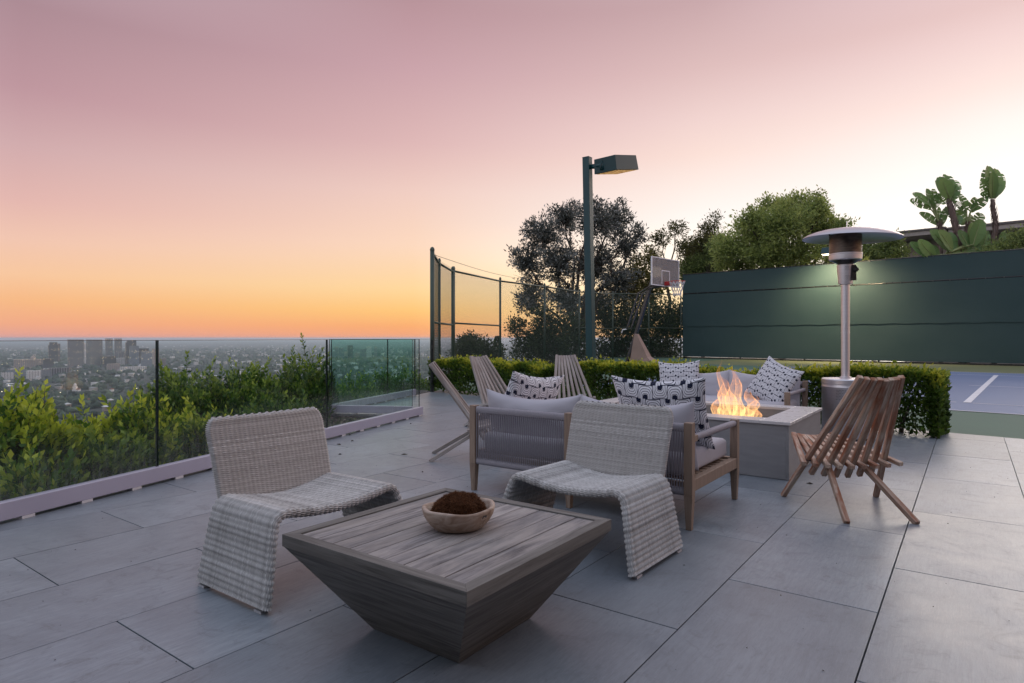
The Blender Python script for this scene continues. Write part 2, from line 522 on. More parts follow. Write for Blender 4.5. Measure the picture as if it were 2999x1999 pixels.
M['lamp_green'] = m_simple('teal_painted_steel', (0.004, 0.044, 0.052), (0.005, 0.052, 0.062), 0.38, 2, 0.03)
M['fence_green'] = m_simple('green_vinyl_steel', (0.034, 0.062, 0.048), (0.05, 0.082, 0.064), 0.5, 12)
M['screen'] = None
M['court_green'] = m_simple('court_green', (0.060, 0.125, 0.088), (0.078, 0.150, 0.104), 0.75, 1.2, 0.1)
M['court_blue'] = m_simple('court_blue', (0.120, 0.170, 0.290), (0.145, 0.200, 0.325), 0.62, 0.8, 0.1)
M['court_olive'] = m_simple('court_olive', (0.135, 0.150, 0.070), (0.165, 0.178, 0.085), 0.75, 1.0, 0.1)
M['paint'] = m_simple('white_line_paint', (0.74, 0.74, 0.78), rough=0.6)
M['bark'] = m_simple('bark', (0.10, 0.075, 0.058), (0.055, 0.042, 0.034), 0.9, 14, 0.6, stretch=(1, 1, 0.3))
M['twig'] = m_simple('twig', (0.09, 0.065, 0.048), (0.05, 0.036, 0.028), 0.9, 14)
M['stem'] = m_simple('hedge_stem', (0.17, 0.13, 0.11), (0.10, 0.075, 0.06), 0.9, 16, 0.5)
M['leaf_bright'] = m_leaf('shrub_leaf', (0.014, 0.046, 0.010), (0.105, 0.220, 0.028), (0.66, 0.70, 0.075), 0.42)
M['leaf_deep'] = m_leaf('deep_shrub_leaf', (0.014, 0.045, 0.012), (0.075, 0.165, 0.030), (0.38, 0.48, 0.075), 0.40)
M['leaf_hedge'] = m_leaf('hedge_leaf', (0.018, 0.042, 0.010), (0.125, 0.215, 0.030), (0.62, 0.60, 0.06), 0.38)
M['leaf_silver'] = m_leaf('silver_leaf', (0.020, 0.025, 0.020), (0.105, 0.118, 0.104), (0.40, 0.42, 0.41), 0.15, 0.6)
M['leaf_green'] = m_leaf('tree_leaf', (0.055, 0.085, 0.028), (0.25, 0.32, 0.10), (0.48, 0.54, 0.16), 0.48)
M['leaf_olive'] = m_leaf('olive_leaf', (0.024, 0.032, 0.012), (0.125, 0.125, 0.035), (0.30, 0.27, 0.07), 0.42)
M['leaf_dark'] = m_leaf('understorey_leaf', (0.008, 0.016, 0.007), (0.036, 0.058, 0.022), (0.095, 0.135, 0.040), 0.25)
M['paddle'] = m_leaf('paddle_leaf', (0.075, 0.15, 0.06), (0.16, 0.27, 0.09), (0.33, 0.44, 0.13), 0.30, 0.38)
M['moss'] = m_leaf('dry_moss', (0.040, 0.016, 0.008), (0.15, 0.065, 0.032), (0.36, 0.20, 0.11), 0.15, 0.9, 0.1)


def m_screen():
    m = NT('windscreen_fabric')
    v = m.coords('Object', (0.5, 0.5, 1))
    big = m.noise(v, 0.7, 4)
    wr = m.noise(m.coords('Object', (1, 1, 0.25)), 1.3, 4)
    col = m.mix(m.ramp(big, [(0.3, (0, 0, 0)), (0.7, (1, 1, 1))]), (0.028, 0.058, 0.061), (0.036, 0.066, 0.068))
    return m.done(m.bsdf(col, 0.62, 0, 0.3, m.bump(wr, 0.5, 0.06)))


M['screen'] = m_screen()


def m_ground():
    m = NT('far_plain')
    v = m.coords('Object', (1, 1, 1))
    n1 = m.noise(v, 0.012, 6, 0.7)
    n2 = m.noise(v, 0.05, 4, 0.7)
    col = m.mix(m.ramp(n1, [(0.35, (0, 0, 0)), (0.65, (1, 1, 1))]), (0.042, 0.054, 0.044), (0.11, 0.115, 0.108))
    col = m.mix(m.math('MULTIPLY', m.ramp(n2, [(0.58, (0, 0, 0)), (0.72, (1, 1, 1))]), 0.6), col, (0.22, 0.21, 0.21))
    return m.done(m.bsdf(col, 0.95, 0, 0.1))


M['ground'] = m_ground()
M['far_leaf'] = m_leaf('far_tree_leaf', (0.036, 0.054, 0.042), (0.078, 0.112, 0.078), (0.14, 0.18, 0.115), 0.05, 0.9, 0.1)

# ================================================================== terrain
def x_bound(y):
    if y < 9: return -4.29 + 0.3352 * y - 0.15
    if y < 16.6: return -2.7
    return -2.7 + (y - 16.6) * 0.607


def ground_z(x, y):
    d = (x_bound(y) - x) * 0.88
    if d <= 0: return -0.30
    base = -0.30 - 2.2 * (1 - math.exp(-d / 1.2)) - 172.5 * (1 - math.exp(-max(0, d - 1.0) / 330.0))
    amp = min(1.0, d / 400.0) * (1.0 if d < 2500 else max(0.0, 1 - (d - 2500) / 2500))
    return base + amp * 14.0 * (mnoise.noise(Vector((x / 420.0, y / 420.0, 3.1))))


def build_ground():
    radii = [0] + list(np.geomspace(1.0, 42000.0, 120))
    na = 150
    Vv = [(0, 0, ground_z(0, 0))]; Ff = []
    for r in radii[1:]:
        for k in range(na):
            a = 2 * math.pi * k / na
            x, y = r * math.sin(a), r * math.cos(a)
            Vv.append((x, y, ground_z(x, y)))
    for k in range(na): Ff.append((0, 1 + (k + 1) % na, 1 + k))
    for i in range(len(radii) - 2):
        for k in range(na):
            a = 1 + i * na + k; b = 1 + i * na + (k + 1) % na
            Ff.append((a, b, b + na, a + na))
    mb = MB(); mb.v = Vv; mb.f = Ff
    return tag(mb.build('ground', M['ground'], None, True), kind='structure')


build_ground()

# ================================================================== deck of porcelain tiles
CN = Vector((0.683, 0.730, 0))          # across the court, away from the camera
CD = Vector((0.730, -0.683, 0))         # along the deck's far edge, to the right
A0, A1 = Vector((-3.04, 3.717, 0)), Vector((-1.297, 8.918, 0))
B1 = Vector((-2.691, 9.144, 0))
C1 = Vector((-1.73, 12.45, 0))
AD = (A1 - A0).normalized()
A_START = A0 - AD * 4.5


def clip(poly, p, nrm):
    """keep the side where (x-p).nrm <= 0"""
    out = []
    for i in range(len(poly)):
        a, b = poly[i], poly[(i + 1) % len(poly)]
        da = (a - p).dot(nrm); db = (b - p).dot(nrm)
        if da <= 0: out.append(a)
        if (da < 0 < db) or (db < 0 < da): out.append(a + (b - a) * (da / (da - db)))
    return out


def area(p):
    return abs(sum(p[i].x * p[(i + 1) % len(p)].y - p[(i + 1) % len(p)].x * p[i].y for i in range(len(p)))) / 2


def left_of(d): return Vector((-d.y, d.x, 0))


nA = left_of(AD)
dB = (B1 - A1).normalized(); nB = Vector((-dB.y, dB.x, 0))
if nB.y < 0: nB = -nB
dC = (C1 - B1).normalized(); nC = left_of(dC)
deck = MB().poly([(-6, -2, -0.06), (8, -2, -0.06), (9.6, 3.2, -0.06), (-2.2, 14.1, -0.06), (-2.75, 9.2, -0.06), (-1.36, 8.95, -0.06), (-4.4, 0.0, -0.06)], [(0, 1, 2, 3, 4, 5, 6)])
deck = deck.build('deck', M['grout'])
tag(deck, kind='structure')
PV, PU = 0.5954, 0.6114
v0, u0 = 0.2974, 1.0556
tile_n = 0
for k in range(-6, 24):
    for n in range(-8, 28):
        # rows of 0.6 m, tiles 1.22 m long, half-lapped
        if (n + k) % 2 == 0: continue
        uu = u0 + PU * (n + (0 if True else 0)); vv = v0 + PV * k
        g = 0.0026
        gv = 0.0021 if (k * 7) % 5 else 0.0030
        base = [U * (uu + g) + V * (vv + gv), U * (uu + 2 * PU - g) + V * (vv + gv), U * (uu + 2 * PU - g) + V * (vv + PV - gv), U * (uu + g) + V * (vv + PV - gv)]
        c = sum(base, Vector()) / 4
        if c.y < -0.6 or c.x > 8.2 or c.x < -5.5: continue
        base = clip(base, CN * 8.80, CN)
        if len(base) < 3: continue
        pieces = []
        near = clip(base, A1 - nB * 0.0, nB)
        if len(near) > 2: pieces.append(clip(near, A1 + nA * 0.03, nA))
        far = clip(base, A1, -nB)
        if len(far) > 2: pieces.append(clip(far, B1 + nC * 0.03, nC))
        for p in pieces:
            if len(p) < 3 or area(p) < 0.004: continue
            o_ = sum(p, Vector()) / len(p)
            q = [x - o_ for x in p]
            z1, z0 = random.uniform(-0.0012, 0.0), -0.03
            # tile-local frame so that the grain follows the tile
            rot = Matrix.Rotation(ANG, 3, 'Z')
            q = [rot @ x for x in q]
            m_ = len(q)
            ch = 0.0015
            qi = [x * (1 - ch / max(x.length, 0.05)) for x in q]
            mb = MB().poly([(x.x, x.y, z0) for x in q] + [(x.x, x.y, z1 - 0.001) for x in q] + [(x.x, x.y, z1) for x in qi],
                           [tuple(range(2 * m_, 3 * m_))] + [(i, (i + 1) % m_, m_ + (i + 1) % m_, m_ + i) for i in range(m_)] + [(m_ + i, m_ + (i + 1) % m_, 2 * m_ + (i + 1) % m_, 2 * m_ + i) for i in range(m_)])
            t = mb.build('tile', M['tile'], deck)
            t.location = o_; t.rotation_euler = (0, 0, -ANG)
            tile_n += 1
print('tiles', tile_n)

# ================================================================== sports court
def strip(name, n0, n1, s0, s1, z, mat, parent=None):
    p = [CN * n0 + CD * s0, CN * n0 + CD * s1, CN * n1 + CD * s1, CN * n1 + CD * s0]
    mb = MB().poly([(x.x, x.y, z) for x in p], [(0, 1, 2, 3)])
    return mb.build(name, mat, parent)


court = MB().poly([tuple(CN * 8.8 + CD * -40 + Vector((0, 0, -0.012))), tuple(CN * 8.8 + CD * 40 + Vector((0, 0, -0.012))), tuple(CN * 34 + CD * 40 + Vector((0, 0, -0.012))), tuple(CN * 34 + CD * -22 + Vector((0, 0, -0.012))), tuple(CN * 12.5 + CD * -12.9 + Vector((0, 0, -0.012))), tuple(CN * 8.8 + CD * -10.5 + Vector((0, 0, -0.012)))], [(0, 1, 2, 3, 4, 5)])
court.v = court.v[1:]; court.f = [(0, 1, 2, 3, 4)]
court = court.build('court', M['court_green']); tag(court, kind='structure')
strip('play_area', 11.65, 25.0, -9.0, 30, -0.008, M['court_blue'], court)
strip('back_run', 25.0, 32.2, -14.0, 30, -0.008, M['court_olive'], court)
for nn, w in ((11.65, 0.055), (13.13, 0.045), (18.03, 0.05), (23.24, 0.06), (25.0, 0.07)):
    if nn == 18.03: strip('court_line', nn - w / 2, nn + w / 2, -2.2, 30, -0.004, M['paint'], court)
    elif nn == 13.13:
        strip('court_line', nn - w / 2, nn + w / 2, -9, -1.78, -0.004, M['paint'], court)
        strip('court_line', nn - w / 2, nn + w / 2, -1.55, 30, -0.004, M['paint'], court)
    else: strip('court_line', nn - w / 2, nn + w / 2, -9, 30, -0.004, M['paint'], court)
p0, p1 = Vector((7.797, 10.725, 0)), Vector((14.381, 18.583, 0))
dd = (p1 - p0).normalized(); rr = left_of(dd) * 0.055
MB().poly([(q.x, q.y, -0.002) for q in (p0 - rr, p0 + rr, p1 + rr, p1 - rr)], [(3, 2, 1, 0)]).build('court_line', M['paint'], court)

# ================================================================== frameless glass railing
def glass_run(label, a, b, panes, shoe=True, top=1.085, ends=(0.0, 0.0), mat='glass'):
    d = (b - a); L = d.length; d = d / L
    rz = math.atan2(d.y, d.x)
    t = thing('glass_railing', label, 'railing', a, rz)
    if shoe:
        MB().box(0, L, -0.035, 0.035, 0.018, 0.124).build('shoe', M['shoe'], t, bevel=0.003)
        k = 0; x = 0.10
        while x < L - 0.05:
            MB().box(x, x + 0.075, -0.037, 0.030, 0.0, 0.0175).build('shim', M['shim'], t); x += 0.375
    x0 = ends[0]; gap = 0.012
    z0 = 0.126 if shoe else 0.02
    cuts = [ends[0]] + list(panes) + [L - ends[1]]
    for i in range(len(cuts) - 1):
        xa, xb = cuts[i] + gap / 2, cuts[i + 1] - gap / 2
        p = thing_pane(t, xa, xb, z0, top, mat)
    return t


def thing_pane(t, xa, xb, z0, z1, mat='glass'):
    g = 0.0065
    p = MB().poly([(xa, -g, z0), (xb, -g, z0), (xb, -g, z1), (xa, -g, z1)], [(0, 1, 2, 3)]).build('pane', M[mat], t)
    mb = MB()
    mb.box(xa - 0.0005, xa + 0.003, -g * 0.95, g, z0, z1).box(xb - 0.003, xb + 0.0005, -g * 0.95, g, z0, z1)
    mb.box(xa, xb, -g * 0.95, g * 0.4, z1 - 0.0035, z1)
    mb.build('pane_edge', M['glass_edge'], p)
    return p


LA = (A1 - A_START).length
def along_A(px):
    # station on the railing seen at that column
    k = (px - CX) / F_PX
    # A_START + AD*s : x = k*y
    return (k * A_START.y - A_START.x) / (AD.x - k * AD.y)


glass_run('long glass railing with lilac shoe running past the wicker chairs', A_START, A1, [along_A(460) - 2.05, along_A(460), along_A(957)], ends=(0.0, 0.05))
glass_run('short glass railing set back across the notch in the deck', A1 + dB * 0.12, B1, [], ends=(0.0, 0.02), mat='glass_green')
glass_run('far glass railing leading to the chain link fence', B1 + dC * 0.09, B1 + dC * 2.95, [1.86 - 0.09], ends=(0.0, 0.0), mat='glass_green')
ga = B1 + dC * 2.98
gate = thing('glass_gate', 'narrow clear glass gate hung on a black post by hedge', 'gate', ga, math.atan2(dC.y, dC.x))
thing_pane(gate, 0.0, 0.78, 0.02, 1.085)
MB().box(0.80, 0.86, -0.03, 0.03, 0.0, 1.06).build('post', M['dark_steel'], gate, bevel=0.003)
MB().box(0.76, 0.80, -0.02, 0.02, 0.88, 0.96).build('hinge', M['dark_steel'], gate)
MB().box(0.76, 0.80, -0.02, 0.02, 0.18, 0.26).build('hinge', M['dark_steel'], gate)

# ledge below the notch
M['sand'] = m_simple('sandstone', (0.36, 0.30, 0.25), (0.22, 0.19, 0.165), 0.9, 6, 0.6)
led = thing('stone_ledge', 'rough sandstone ledge beyond the glass in the notch', 'ledge', (-2.35, 8.0, -0.62), 0.3)
for i in range(9):
    w = random.uniform(0.22, 0.4); x = -0.8 + (i % 5) * 0.36; y = -0.15 + (i // 5) * 0.45
    MB().box(x, x + w, y, y + 0.4, -0.6, 0.2 + random.uniform(-0.06, 0.05)).build('stone', M['sand'], led, bevel=0.03, seg=2)

# ================================================================== chain link fences
def chain_panel(mb, a, b, ha, hb, pitch=0.075, r=0.0025, z0=0.05):
    d = Vector((b.x - a.x, b.y - a.y, 0)); L = d.length; d /= L
    nrm = left_of(d)
    n = int((L + ha) / pitch) + 1
    for sgn in (1, -1):
        for i in range(-int(ha / pitch) - 1, n):
            s0 = i * pitch
            # s = s0 + sgn*z (sgn=1) or s = s0 + H - z
            za, zb = z0, min(ha, hb)
            f = (lambda z: s0 + z) if sgn == 1 else (lambda z: s0 + ha - z)
            g = (lambda s: s - s0) if sgn == 1 else (lambda s: s0 + ha - s)
            zlo, zhi = za, zb
            for lim in (0.0, L):
                zc = g(lim)
                if sgn == 1:
                    if lim == 0.0: zlo = max(zlo, zc)
                    else: zhi = min(zhi, zc)
                else:
                    if lim == 0.0: zhi = min(zhi, zc)
                    else: zlo = max(zlo, zc)
            if zhi - zlo < 0.05: continue
            p = Vector((a.x, a.y, 0)) + d * f(zlo) + Vector((0, 0, zlo)) + nrm * r * sgn
            q = Vector((a.x, a.y, 0)) + d * f(zhi) + Vector((0, 0, zhi)) + nrm * r * sgn
            mb.tube([p, q], r, 3, False)
    # twisted selvedge along the top
    for i in range(int(L / pitch)):
        s = (i + 0.5) * pitch
        p = Vector((a.x, a.y, 0)) + d * s + Vector((0, 0, min(ha, hb) - 0.02))
        mb.tube([p, p + Vector((0, 0, 0.075))], [r, r * 0.5], 3, False)


def chain_fence(label, posts, mids, radii, rails=True):
    t = thing('chain_link_fence', label, 'fence', (posts[0][0].x, posts[0][0].y, 0))
    off = Vector((posts[0][0].x, posts[0][0].y, 0))
    for (p, h), r in zip(posts, radii):
        q = p - off
        MB().tube([(q.x, q.y, -0.3), (q.x, q.y, h)], r, 12).lathe([(r * 1.12, 0), (r * 1.1, 0.02), (r * 0.7, 0.06), (0.001, 0.075)], 12, (q.x, q.y, h)).build('post', M['fence_green'], t, True)
    mesh = MB()
    for i in range(len(posts) - 1):
        (a, ha), (b, hb) = posts[i], posts[i + 1]
        qa, qb = a - off, b - off
        MB().tube([(qa.x, qa.y, ha - 0.06), (qb.x, qb.y, hb - 0.06)], 0.027, 8).build('top_rail', M['fence_green'], t, True)
        if mids[i]:
            MB().tube([(qa.x, qa.y, mids[i]), (qb.x, qb.y, mids[i])], 0.024, 8).build('mid_rail', M['fence_green'], t, True)
        chain_panel(mesh, qa, qb, ha - 0.03, hb - 0.03)
    o = mesh.build('chain_mesh', M['fence_green'], t); o['kind'] = 'stuff'
    return t


def pp(px, y): return Vector(((px - CX) / F_PX * y, y, 0))


left_posts = [(pp(1266, 13.05), 2.93), (pp(1287, 14.87), 2.93), (pp(1326, 16.6), 2.93)]
chain_fence('short side of green chain link fence at the end of the hedge', left_posts, [1.45, 1.45], [0.046, 0.032, 0.042])
back_posts = [(pp(1329, 16.72), 2.95), (pp(1465, 20.2), 3.0), (pp(1595, 23.6), 3.1), (pp(1697, 27.6), 3.2), (pp(1795, 30.8), 3.34), (pp(1900, 33.2), 3.5), (pp(1994, 35.0), 3.60)]
chain_fence('long green chain link fence closing the court below the trees', back_posts, [1.5, 0, 0, 1.55, 1.6, 1.65], [0.036] * 7)
# slack tie wire from the tall post
w0 = at(1270, 745, 13.05); w1 = at(1520, 815, 22.0)
MB().tube([w0 + (w1 - w0) * t + Vector((0, 0, -0.06 * math.sin(math.pi * t))) for t in np.linspace(0, 1, 12)], 0.006, 4).build('tie_wire', M['dark_steel'])
tag(bpy.data.objects['tie_wire'], 'thin tie wire strung from tall fence post to the tree', 'wire')

# ================================================================== green windscreen wall
W0, W1 = Vector((9.51, 34.82, 0)), Vector((9.51, 34.82, 0)) + CD * 26.0
dW = (W1 - W0).normalized(); nW = Vector((-CN.x, -CN.y, 0))
M['white_frame_tie'] = m_simple('cable_tie', (0.05, 0.055, 0.05), rough=0.5)
ws = thing('windscreen_fence', 'tall dark green windscreen wall behind the court', 'fence', W0, math.atan2(dW.y, dW.x))


def cloth(name, z0, z1, off, amp, L=26.0, nx=150, nz=14):
    xs = np.linspace(0, L, nx); zs = np.linspace(z0, z1, nz)
    Vv = []; Ff = []
    for j, z in enumerate(zs):
        for i, x in enumerate(xs):
            b = amp * (0.6 * math.sin(x * 2.1 + 0.7 * math.sin(z)) * (0.35 + 0.65 * math.sin(math.pi * j / (nz - 1))) + 0.9 * mnoise.noise(Vector((x * 0.6, z * 0.8, 5))))
            sc = 0.03 * abs(math.sin(x * math.pi / 1.2)) if j == 0 and name == 'upper_cloth' else 0
            Vv.append((x, -off + b, z + sc))
    for j in range(nz - 1):
        for i in range(nx - 1):
            a = j * nx + i; Ff.append((a, a + 1, a + nx + 1, a + nx))
    mb = MB(); mb.v = Vv; mb.f = Ff
    return mb.build(name, M['screen'], ws, True)


cloth('lower_cloth', 0.09, 1.80, 0.03, 0.018)
cloth('upper_cloth', 1.72, 3.52, 0.065, 0.018)
cloth('top_cloth', 3.58, 4.60, 0.03, 0.012)
MB().tube([(0, 0, 3.55), (26, 0, 3.55)], 0.045, 8).build('top_rail', M['black'], ws, True)
MB().tube([(0, 0, 4.62), (26, 0, 4.62)], 0.03, 8).build('cap_rail', M['black'], ws, True)
for i in range(9):
    MB().tube([(i * 3.2 + 0.02, 0.08, -0.3), (i * 3.2 + 0.02, 0.08, 4.6)], 0.04, 8).build('post', M['fence_green'], ws, True)
tie = MB().box(-0.018, 0.018, -0.085, -0.04, -0.03, 0.03).mesh('tie', M['white_frame_tie'])
for i in range(43):
    for z, yo in ((3.55, -0.01), (4.60, 0.02)):
        o = link('tie', tie, ws); o.location = (0.3 + i * 0.6, yo, z)
MB().box(0, 26, -0.12, 0.35, -0.25, 0.06).build('gap_strip', M['black'], ws)  # black strip painted as the dark gap under the cloth
tl = MB()
for i in range(700):
    x = random.uniform(0.3, 25.5); y = -0.12 - abs(random.gauss(0, 0.12)); a = random.uniform(0, 6.28); l = random.uniform(0.03, 0.08)
    z = random.uniform(0.005, 0.05)
    tl.poly([(x, y, z), (x + l * math.cos(a), y + l * math.sin(a), z + 0.01), (x + l * 0.5 * math.cos(a) - 0.02 * math.sin(a), y + l * 0.5 * math.sin(a) + 0.02 * math.cos(a), z + 0.02)], [(0, 1, 2)])
o = tl.build('leaf_litter', M['twig']); o.matrix_world = ws.matrix_world.copy(); o.location = W0; o.rotation_euler = ws.rotation_euler
tag(o, 'dry leaf litter lying along the foot of the windscreen', 'leaf litter', kind='stuff')

# ================================================================== coffee table
RT = -ANG                              # local +Y along the tile rows, local +X towards the camera's right
tb = thing('coffee_table', 'square grey slatted coffee table with tapered base', 'table', (-0.226, 2.411, 0), RT)
TS, TZ = 0.447, 0.375
fw = 0.046
for i in range(4):
    a = i * math.pi / 2
    R_ = Matrix.Rotation(a, 3, 'Z')
    pts = [(-TS, -TS, 0), (TS, -TS, 0), (TS - fw, -TS + fw, 0), (-TS + fw, -TS + fw, 0)]
    q = [R_ @ Vector((x, y, TZ - 0.045)) for x, y, z in pts] + [R_ @ Vector((x, y, TZ)) for x, y, z in pts]
    # every rim board is modelled along its own length
    mb = MB().hexa([Vector((p[0], p[1], TZ - 0.045)) for p in pts] + [Vector((p[0], p[1], TZ)) for p in pts])
    o = mb.build('rim_board', M['table_side'], tb, bevel=0.0015); o.rotation_euler = (0, 0, a)
    # sloped side panel
    b = 0.2135
    mb = MB().hexa([Vector((-b, -b, 0.002)), Vector((b, -b, 0.002)), Vector((b - 0.02, -b + 0.02, 0.002)), Vector((-b + 0.02, -b + 0.02, 0.002)),
                    Vector((-TS + 0.004, -TS + 0.004, TZ - 0.0452)), Vector((TS - 0.004, -TS + 0.004, TZ - 0.0452)), Vector((TS - 0.03, -TS + 0.03, TZ - 0.0452)), Vector((-TS + 0.03, -TS + 0.03, TZ - 0.0452))])
    o = mb.build('side_panel', M['table_side'], tb); o.rotation_euler = (0, 0, a)
NP = 9
pw = (2 * (TS - fw)) / NP
plank = MB().box(-pw / 2 + 0.0018, pw / 2 - 0.0018, -TS + fw + 0.001, TS - fw - 0.001, -0.018, 0).mesh('plank', M['table_top'])
for i in range(NP):
    o = link('plank', plank, tb); o.location = (-TS + fw + pw * (i + 0.5), 0, TZ - 0.005 - random.uniform(0, 0.0012))
    m = o.modifiers.new('bevel', 'BEVEL'); m.width = 0.0016; m.segments = 2
MB().box(-TS + 0.03, TS - 0.03, -TS + 0.03, TS - 0.03, TZ - 0.04, TZ - 0.026).build('under_board', M['black'], tb)

# bowl of moss
def m_bowl():
    m = NT('carved_root_wood'); v = m.coords('Object', (1, 1, 2.2))
    n1 = m.noise(v, 14, 5, 0.6, 1.4); n2 = m.noise(v, 5, 4, 0.6, 1.0)
    col = m.mix(m.ramp(n1, [(0.35, (0, 0, 0)), (0.65, (1, 1, 1))]), (0.27, 0.185, 0.135), (0.46, 0.365, 0.30))
    col = m.mix(m.math('MULTIPLY', m.ramp(n2, [(0.52, (0, 0, 0)), (0.66, (1, 1, 1))]), 0.6), col, (0.15, 0.085, 0.055))
    return m.done(m.bsdf(col, 0.6, 0, 0.3, m.bump(n1, 0.3, 0.004)))


M['bowl'] = m_bowl()
bw = thing('wooden_bowl', 'carved pale wooden bowl on the slatted table', 'bowl', (-0.205, 2.41, TZ - 0.0045), 0.3)


def wob(a, i): return 1 + 0.030 * math.sin(2 * a + 0.6) + 0.010 * math.sin(5 * a + 1.3) + 0.005 * math.sin(9 * a)


prof = [(0.001, 0.0), (0.075, 0.0), (0.092, 0.006), (0.112, 0.026), (0.128, 0.052), (0.135, 0.078), (0.133, 0.084), (0.124, 0.085), (0.117, 0.08), (0.108, 0.055), (0.085, 0.03), (0.001, 0.025)]
bwl = MB().lathe(prof, 72, (0, 0, 0), 1.04, 0.95, wob)
bwl.v = [(x, y, z + (0.004 * math.sin(2 * math.atan2(y, x) + 1.0) + 0.0012 * math.sin(5 * math.atan2(y, x))) * (z / 0.08)) for x, y, z in bwl.v]
bwl.build('bowl_body', M['bowl'], bw, True)
kn = MB(); kn.lathe([(0.001, 0), (0.012, 0.0), (0.017, -0.004)], 12)
kn = MB()
kp = []
for i in range(14):
    a = 2 * math.pi * i / 14; rr_ = 1 + 0.3 * math.sin(3 * a)
    ang = -0.95 + 0.085 * rr_ * math.cos(a); z = 0.048 + 0.024 * rr_ * math.sin(a)
    r = 0.1265 * (1 + 0.3 * (z - 0.05)) + 0.003
    r = np.interp(z, [0.006, 0.026, 0.052, 0.078], [0.092, 0.112, 0.128, 0.135]) * wob(ang, 0) + 0.0012
    kp.append((1.04 * r * math.cos(ang), 0.95 * r * math.sin(ang), z))
kn.poly(kp, [tuple(range(14))]); kn.build('knot_hole', M['black'], bw)

mo = thing('moss_mound', 'mound of dry rusty brown moss filling the wooden bowl', 'moss', (-0.205, 2.41, TZ + 0.03), 0.3)
nu, nv = 60, 30
Vm = []; Fm = []; Tm = []
def moss_pt(th, ph):
    d = Vector((math.cos(th) * math.cos(ph), math.sin(th) * math.cos(ph), math.sin(ph)))
    lob = 1 + 0.14 * mnoise.noise(d * 2.4 + Vector((4, 1, 7))) + 0.13 * (0.4 - abs(mnoise.noise(d * 4.2))) + 0.06 * mnoise.noise(d * 12)
    crease = -0.10 * math.exp(-((d.x * 0.8 + d.y * 0.5 - 0.15) / 0.10) ** 2)
    r = lob + crease
    return Vector((0.103 * d.x * r, 0.094 * d.y * r, 0.005 + 0.088 * max(d.z, -0.1) * r)), d
for j in range(nv):
    for i in range(nu):
        p, d = moss_pt(2 * math.pi * i / nu, -0.1 + (math.pi / 2 + 0.1) * j / (nv - 1))
        Vm.append(tuple(p)); Tm.append(0.25)
for j in range(nv - 1):
    for i in range(nu):
        Fm.append((j * nu + i, j * nu + (i + 1) % nu, (j + 1) * nu + (i + 1) % nu, (j + 1) * nu + i))
link('moss_body', np_mesh('moss_body', Vm, Fm, M['moss'], Tm, True), mo)
Vm = []; Fm = []; Tm = []
for i in range(14000):
    th = random.uniform(0, 2 * math.pi); ph = math.asin(random.uniform(-0.05, 1))
    p, d = moss_pt(th, ph)
    dr = (d + Vector((random.gauss(0, .6), random.gauss(0, .6), random.gauss(0, .6)))).normalized()
    sd_ = dr.orthogonal().normalized() * 0.0010
    l = random.uniform(0.004, 0.013); t = random.uniform(0.1, 0.9)
    b = len(Vm); Vm += [tuple(p - sd_), tuple(p + sd_), tuple(p + dr * l)]; Fm.append((b, b + 1, b + 2)); Tm += [t * 0.6, t * 0.6, t]
o = link('moss_fibres', np_mesh('moss_fibres', Vm, Fm, M['moss'], Tm), mo); o['kind'] = 'stuff'

# ================================================================== wicker lounge chairs
def weave_mesh(name, pos, s_len, w_len, ps, pw_, sub_s=4, sub_w=3, amp=0.0021, wrap=True):
    """pos(S, W) -> arrays of points; displaced along the surface normal into over-under strands"""
    ns = max(2, int(round(s_len / ps))); nw = max(2, int(round(w_len / pw_))) // 2 * 2
    S = np.linspace(0, 1, ns * sub_s + 1)
    frac = (np.arange(sub_w) + 0.5) / sub_w
    Wk = np.repeat(np.arange(nw), sub_w); Wf = np.tile(frac, nw)
    W = (Wk + Wf) / nw
    SS, WW = np.meshgrid(S, W, indexing='ij')
    P = pos(SS, WW)
    e = 1e-3
    dS = pos(np.clip(SS + e, 0, 1), WW) - pos(np.clip(SS - e, 0, 1), WW)
    dW_ = pos(SS, (WW + e) % 1.0 if wrap else np.clip(WW + e, 0, 1)) - pos(SS, (WW - e) % 1.0 if wrap else np.clip(WW - e, 0, 1))
    N = np.cross(dW_, dS); N /= (np.linalg.norm(N, axis=-1, keepdims=True) + 1e-12)
    ph = np.pi * SS * ns + np.pi * Wk[None, :]
    h = amp * 1.3 * np.cos(ph) + 0.0018 * (1 - (2 * Wf[None, :] - 1) ** 2) - 0.0034 * (np.abs(np.sin(np.pi * SS * ns)) ** 5)
    P = P + N * h[..., None]
    tint_k = np.clip(rng.normal(0.52, 0.13, nw), 0, 1)
    band = 0.0 * W
    T = np.clip(tint_k[Wk][None, :] + band[None, :] + 0.10 * np.cos(ph) + 0.10 * rng.normal(size=ns + 1)[np.minimum((SS * ns).astype(int), ns)], 0, 1)
    a, b = SS.shape
    idx = np.arange(a * b).reshape(a, b)
    if wrap: i2 = np.concatenate([idx, idx[:, :1]], axis=1)
    else: i2 = idx
    F = np.stack([i2[:-1, :-1], i2[1:, :-1], i2[1:, 1:], i2[:-1, 1:]], -1).reshape(-1, 4)
    return np_mesh(name, P.reshape(-1, 3), F, M['wicker'], T.ravel(), True)


RTH = 0.017


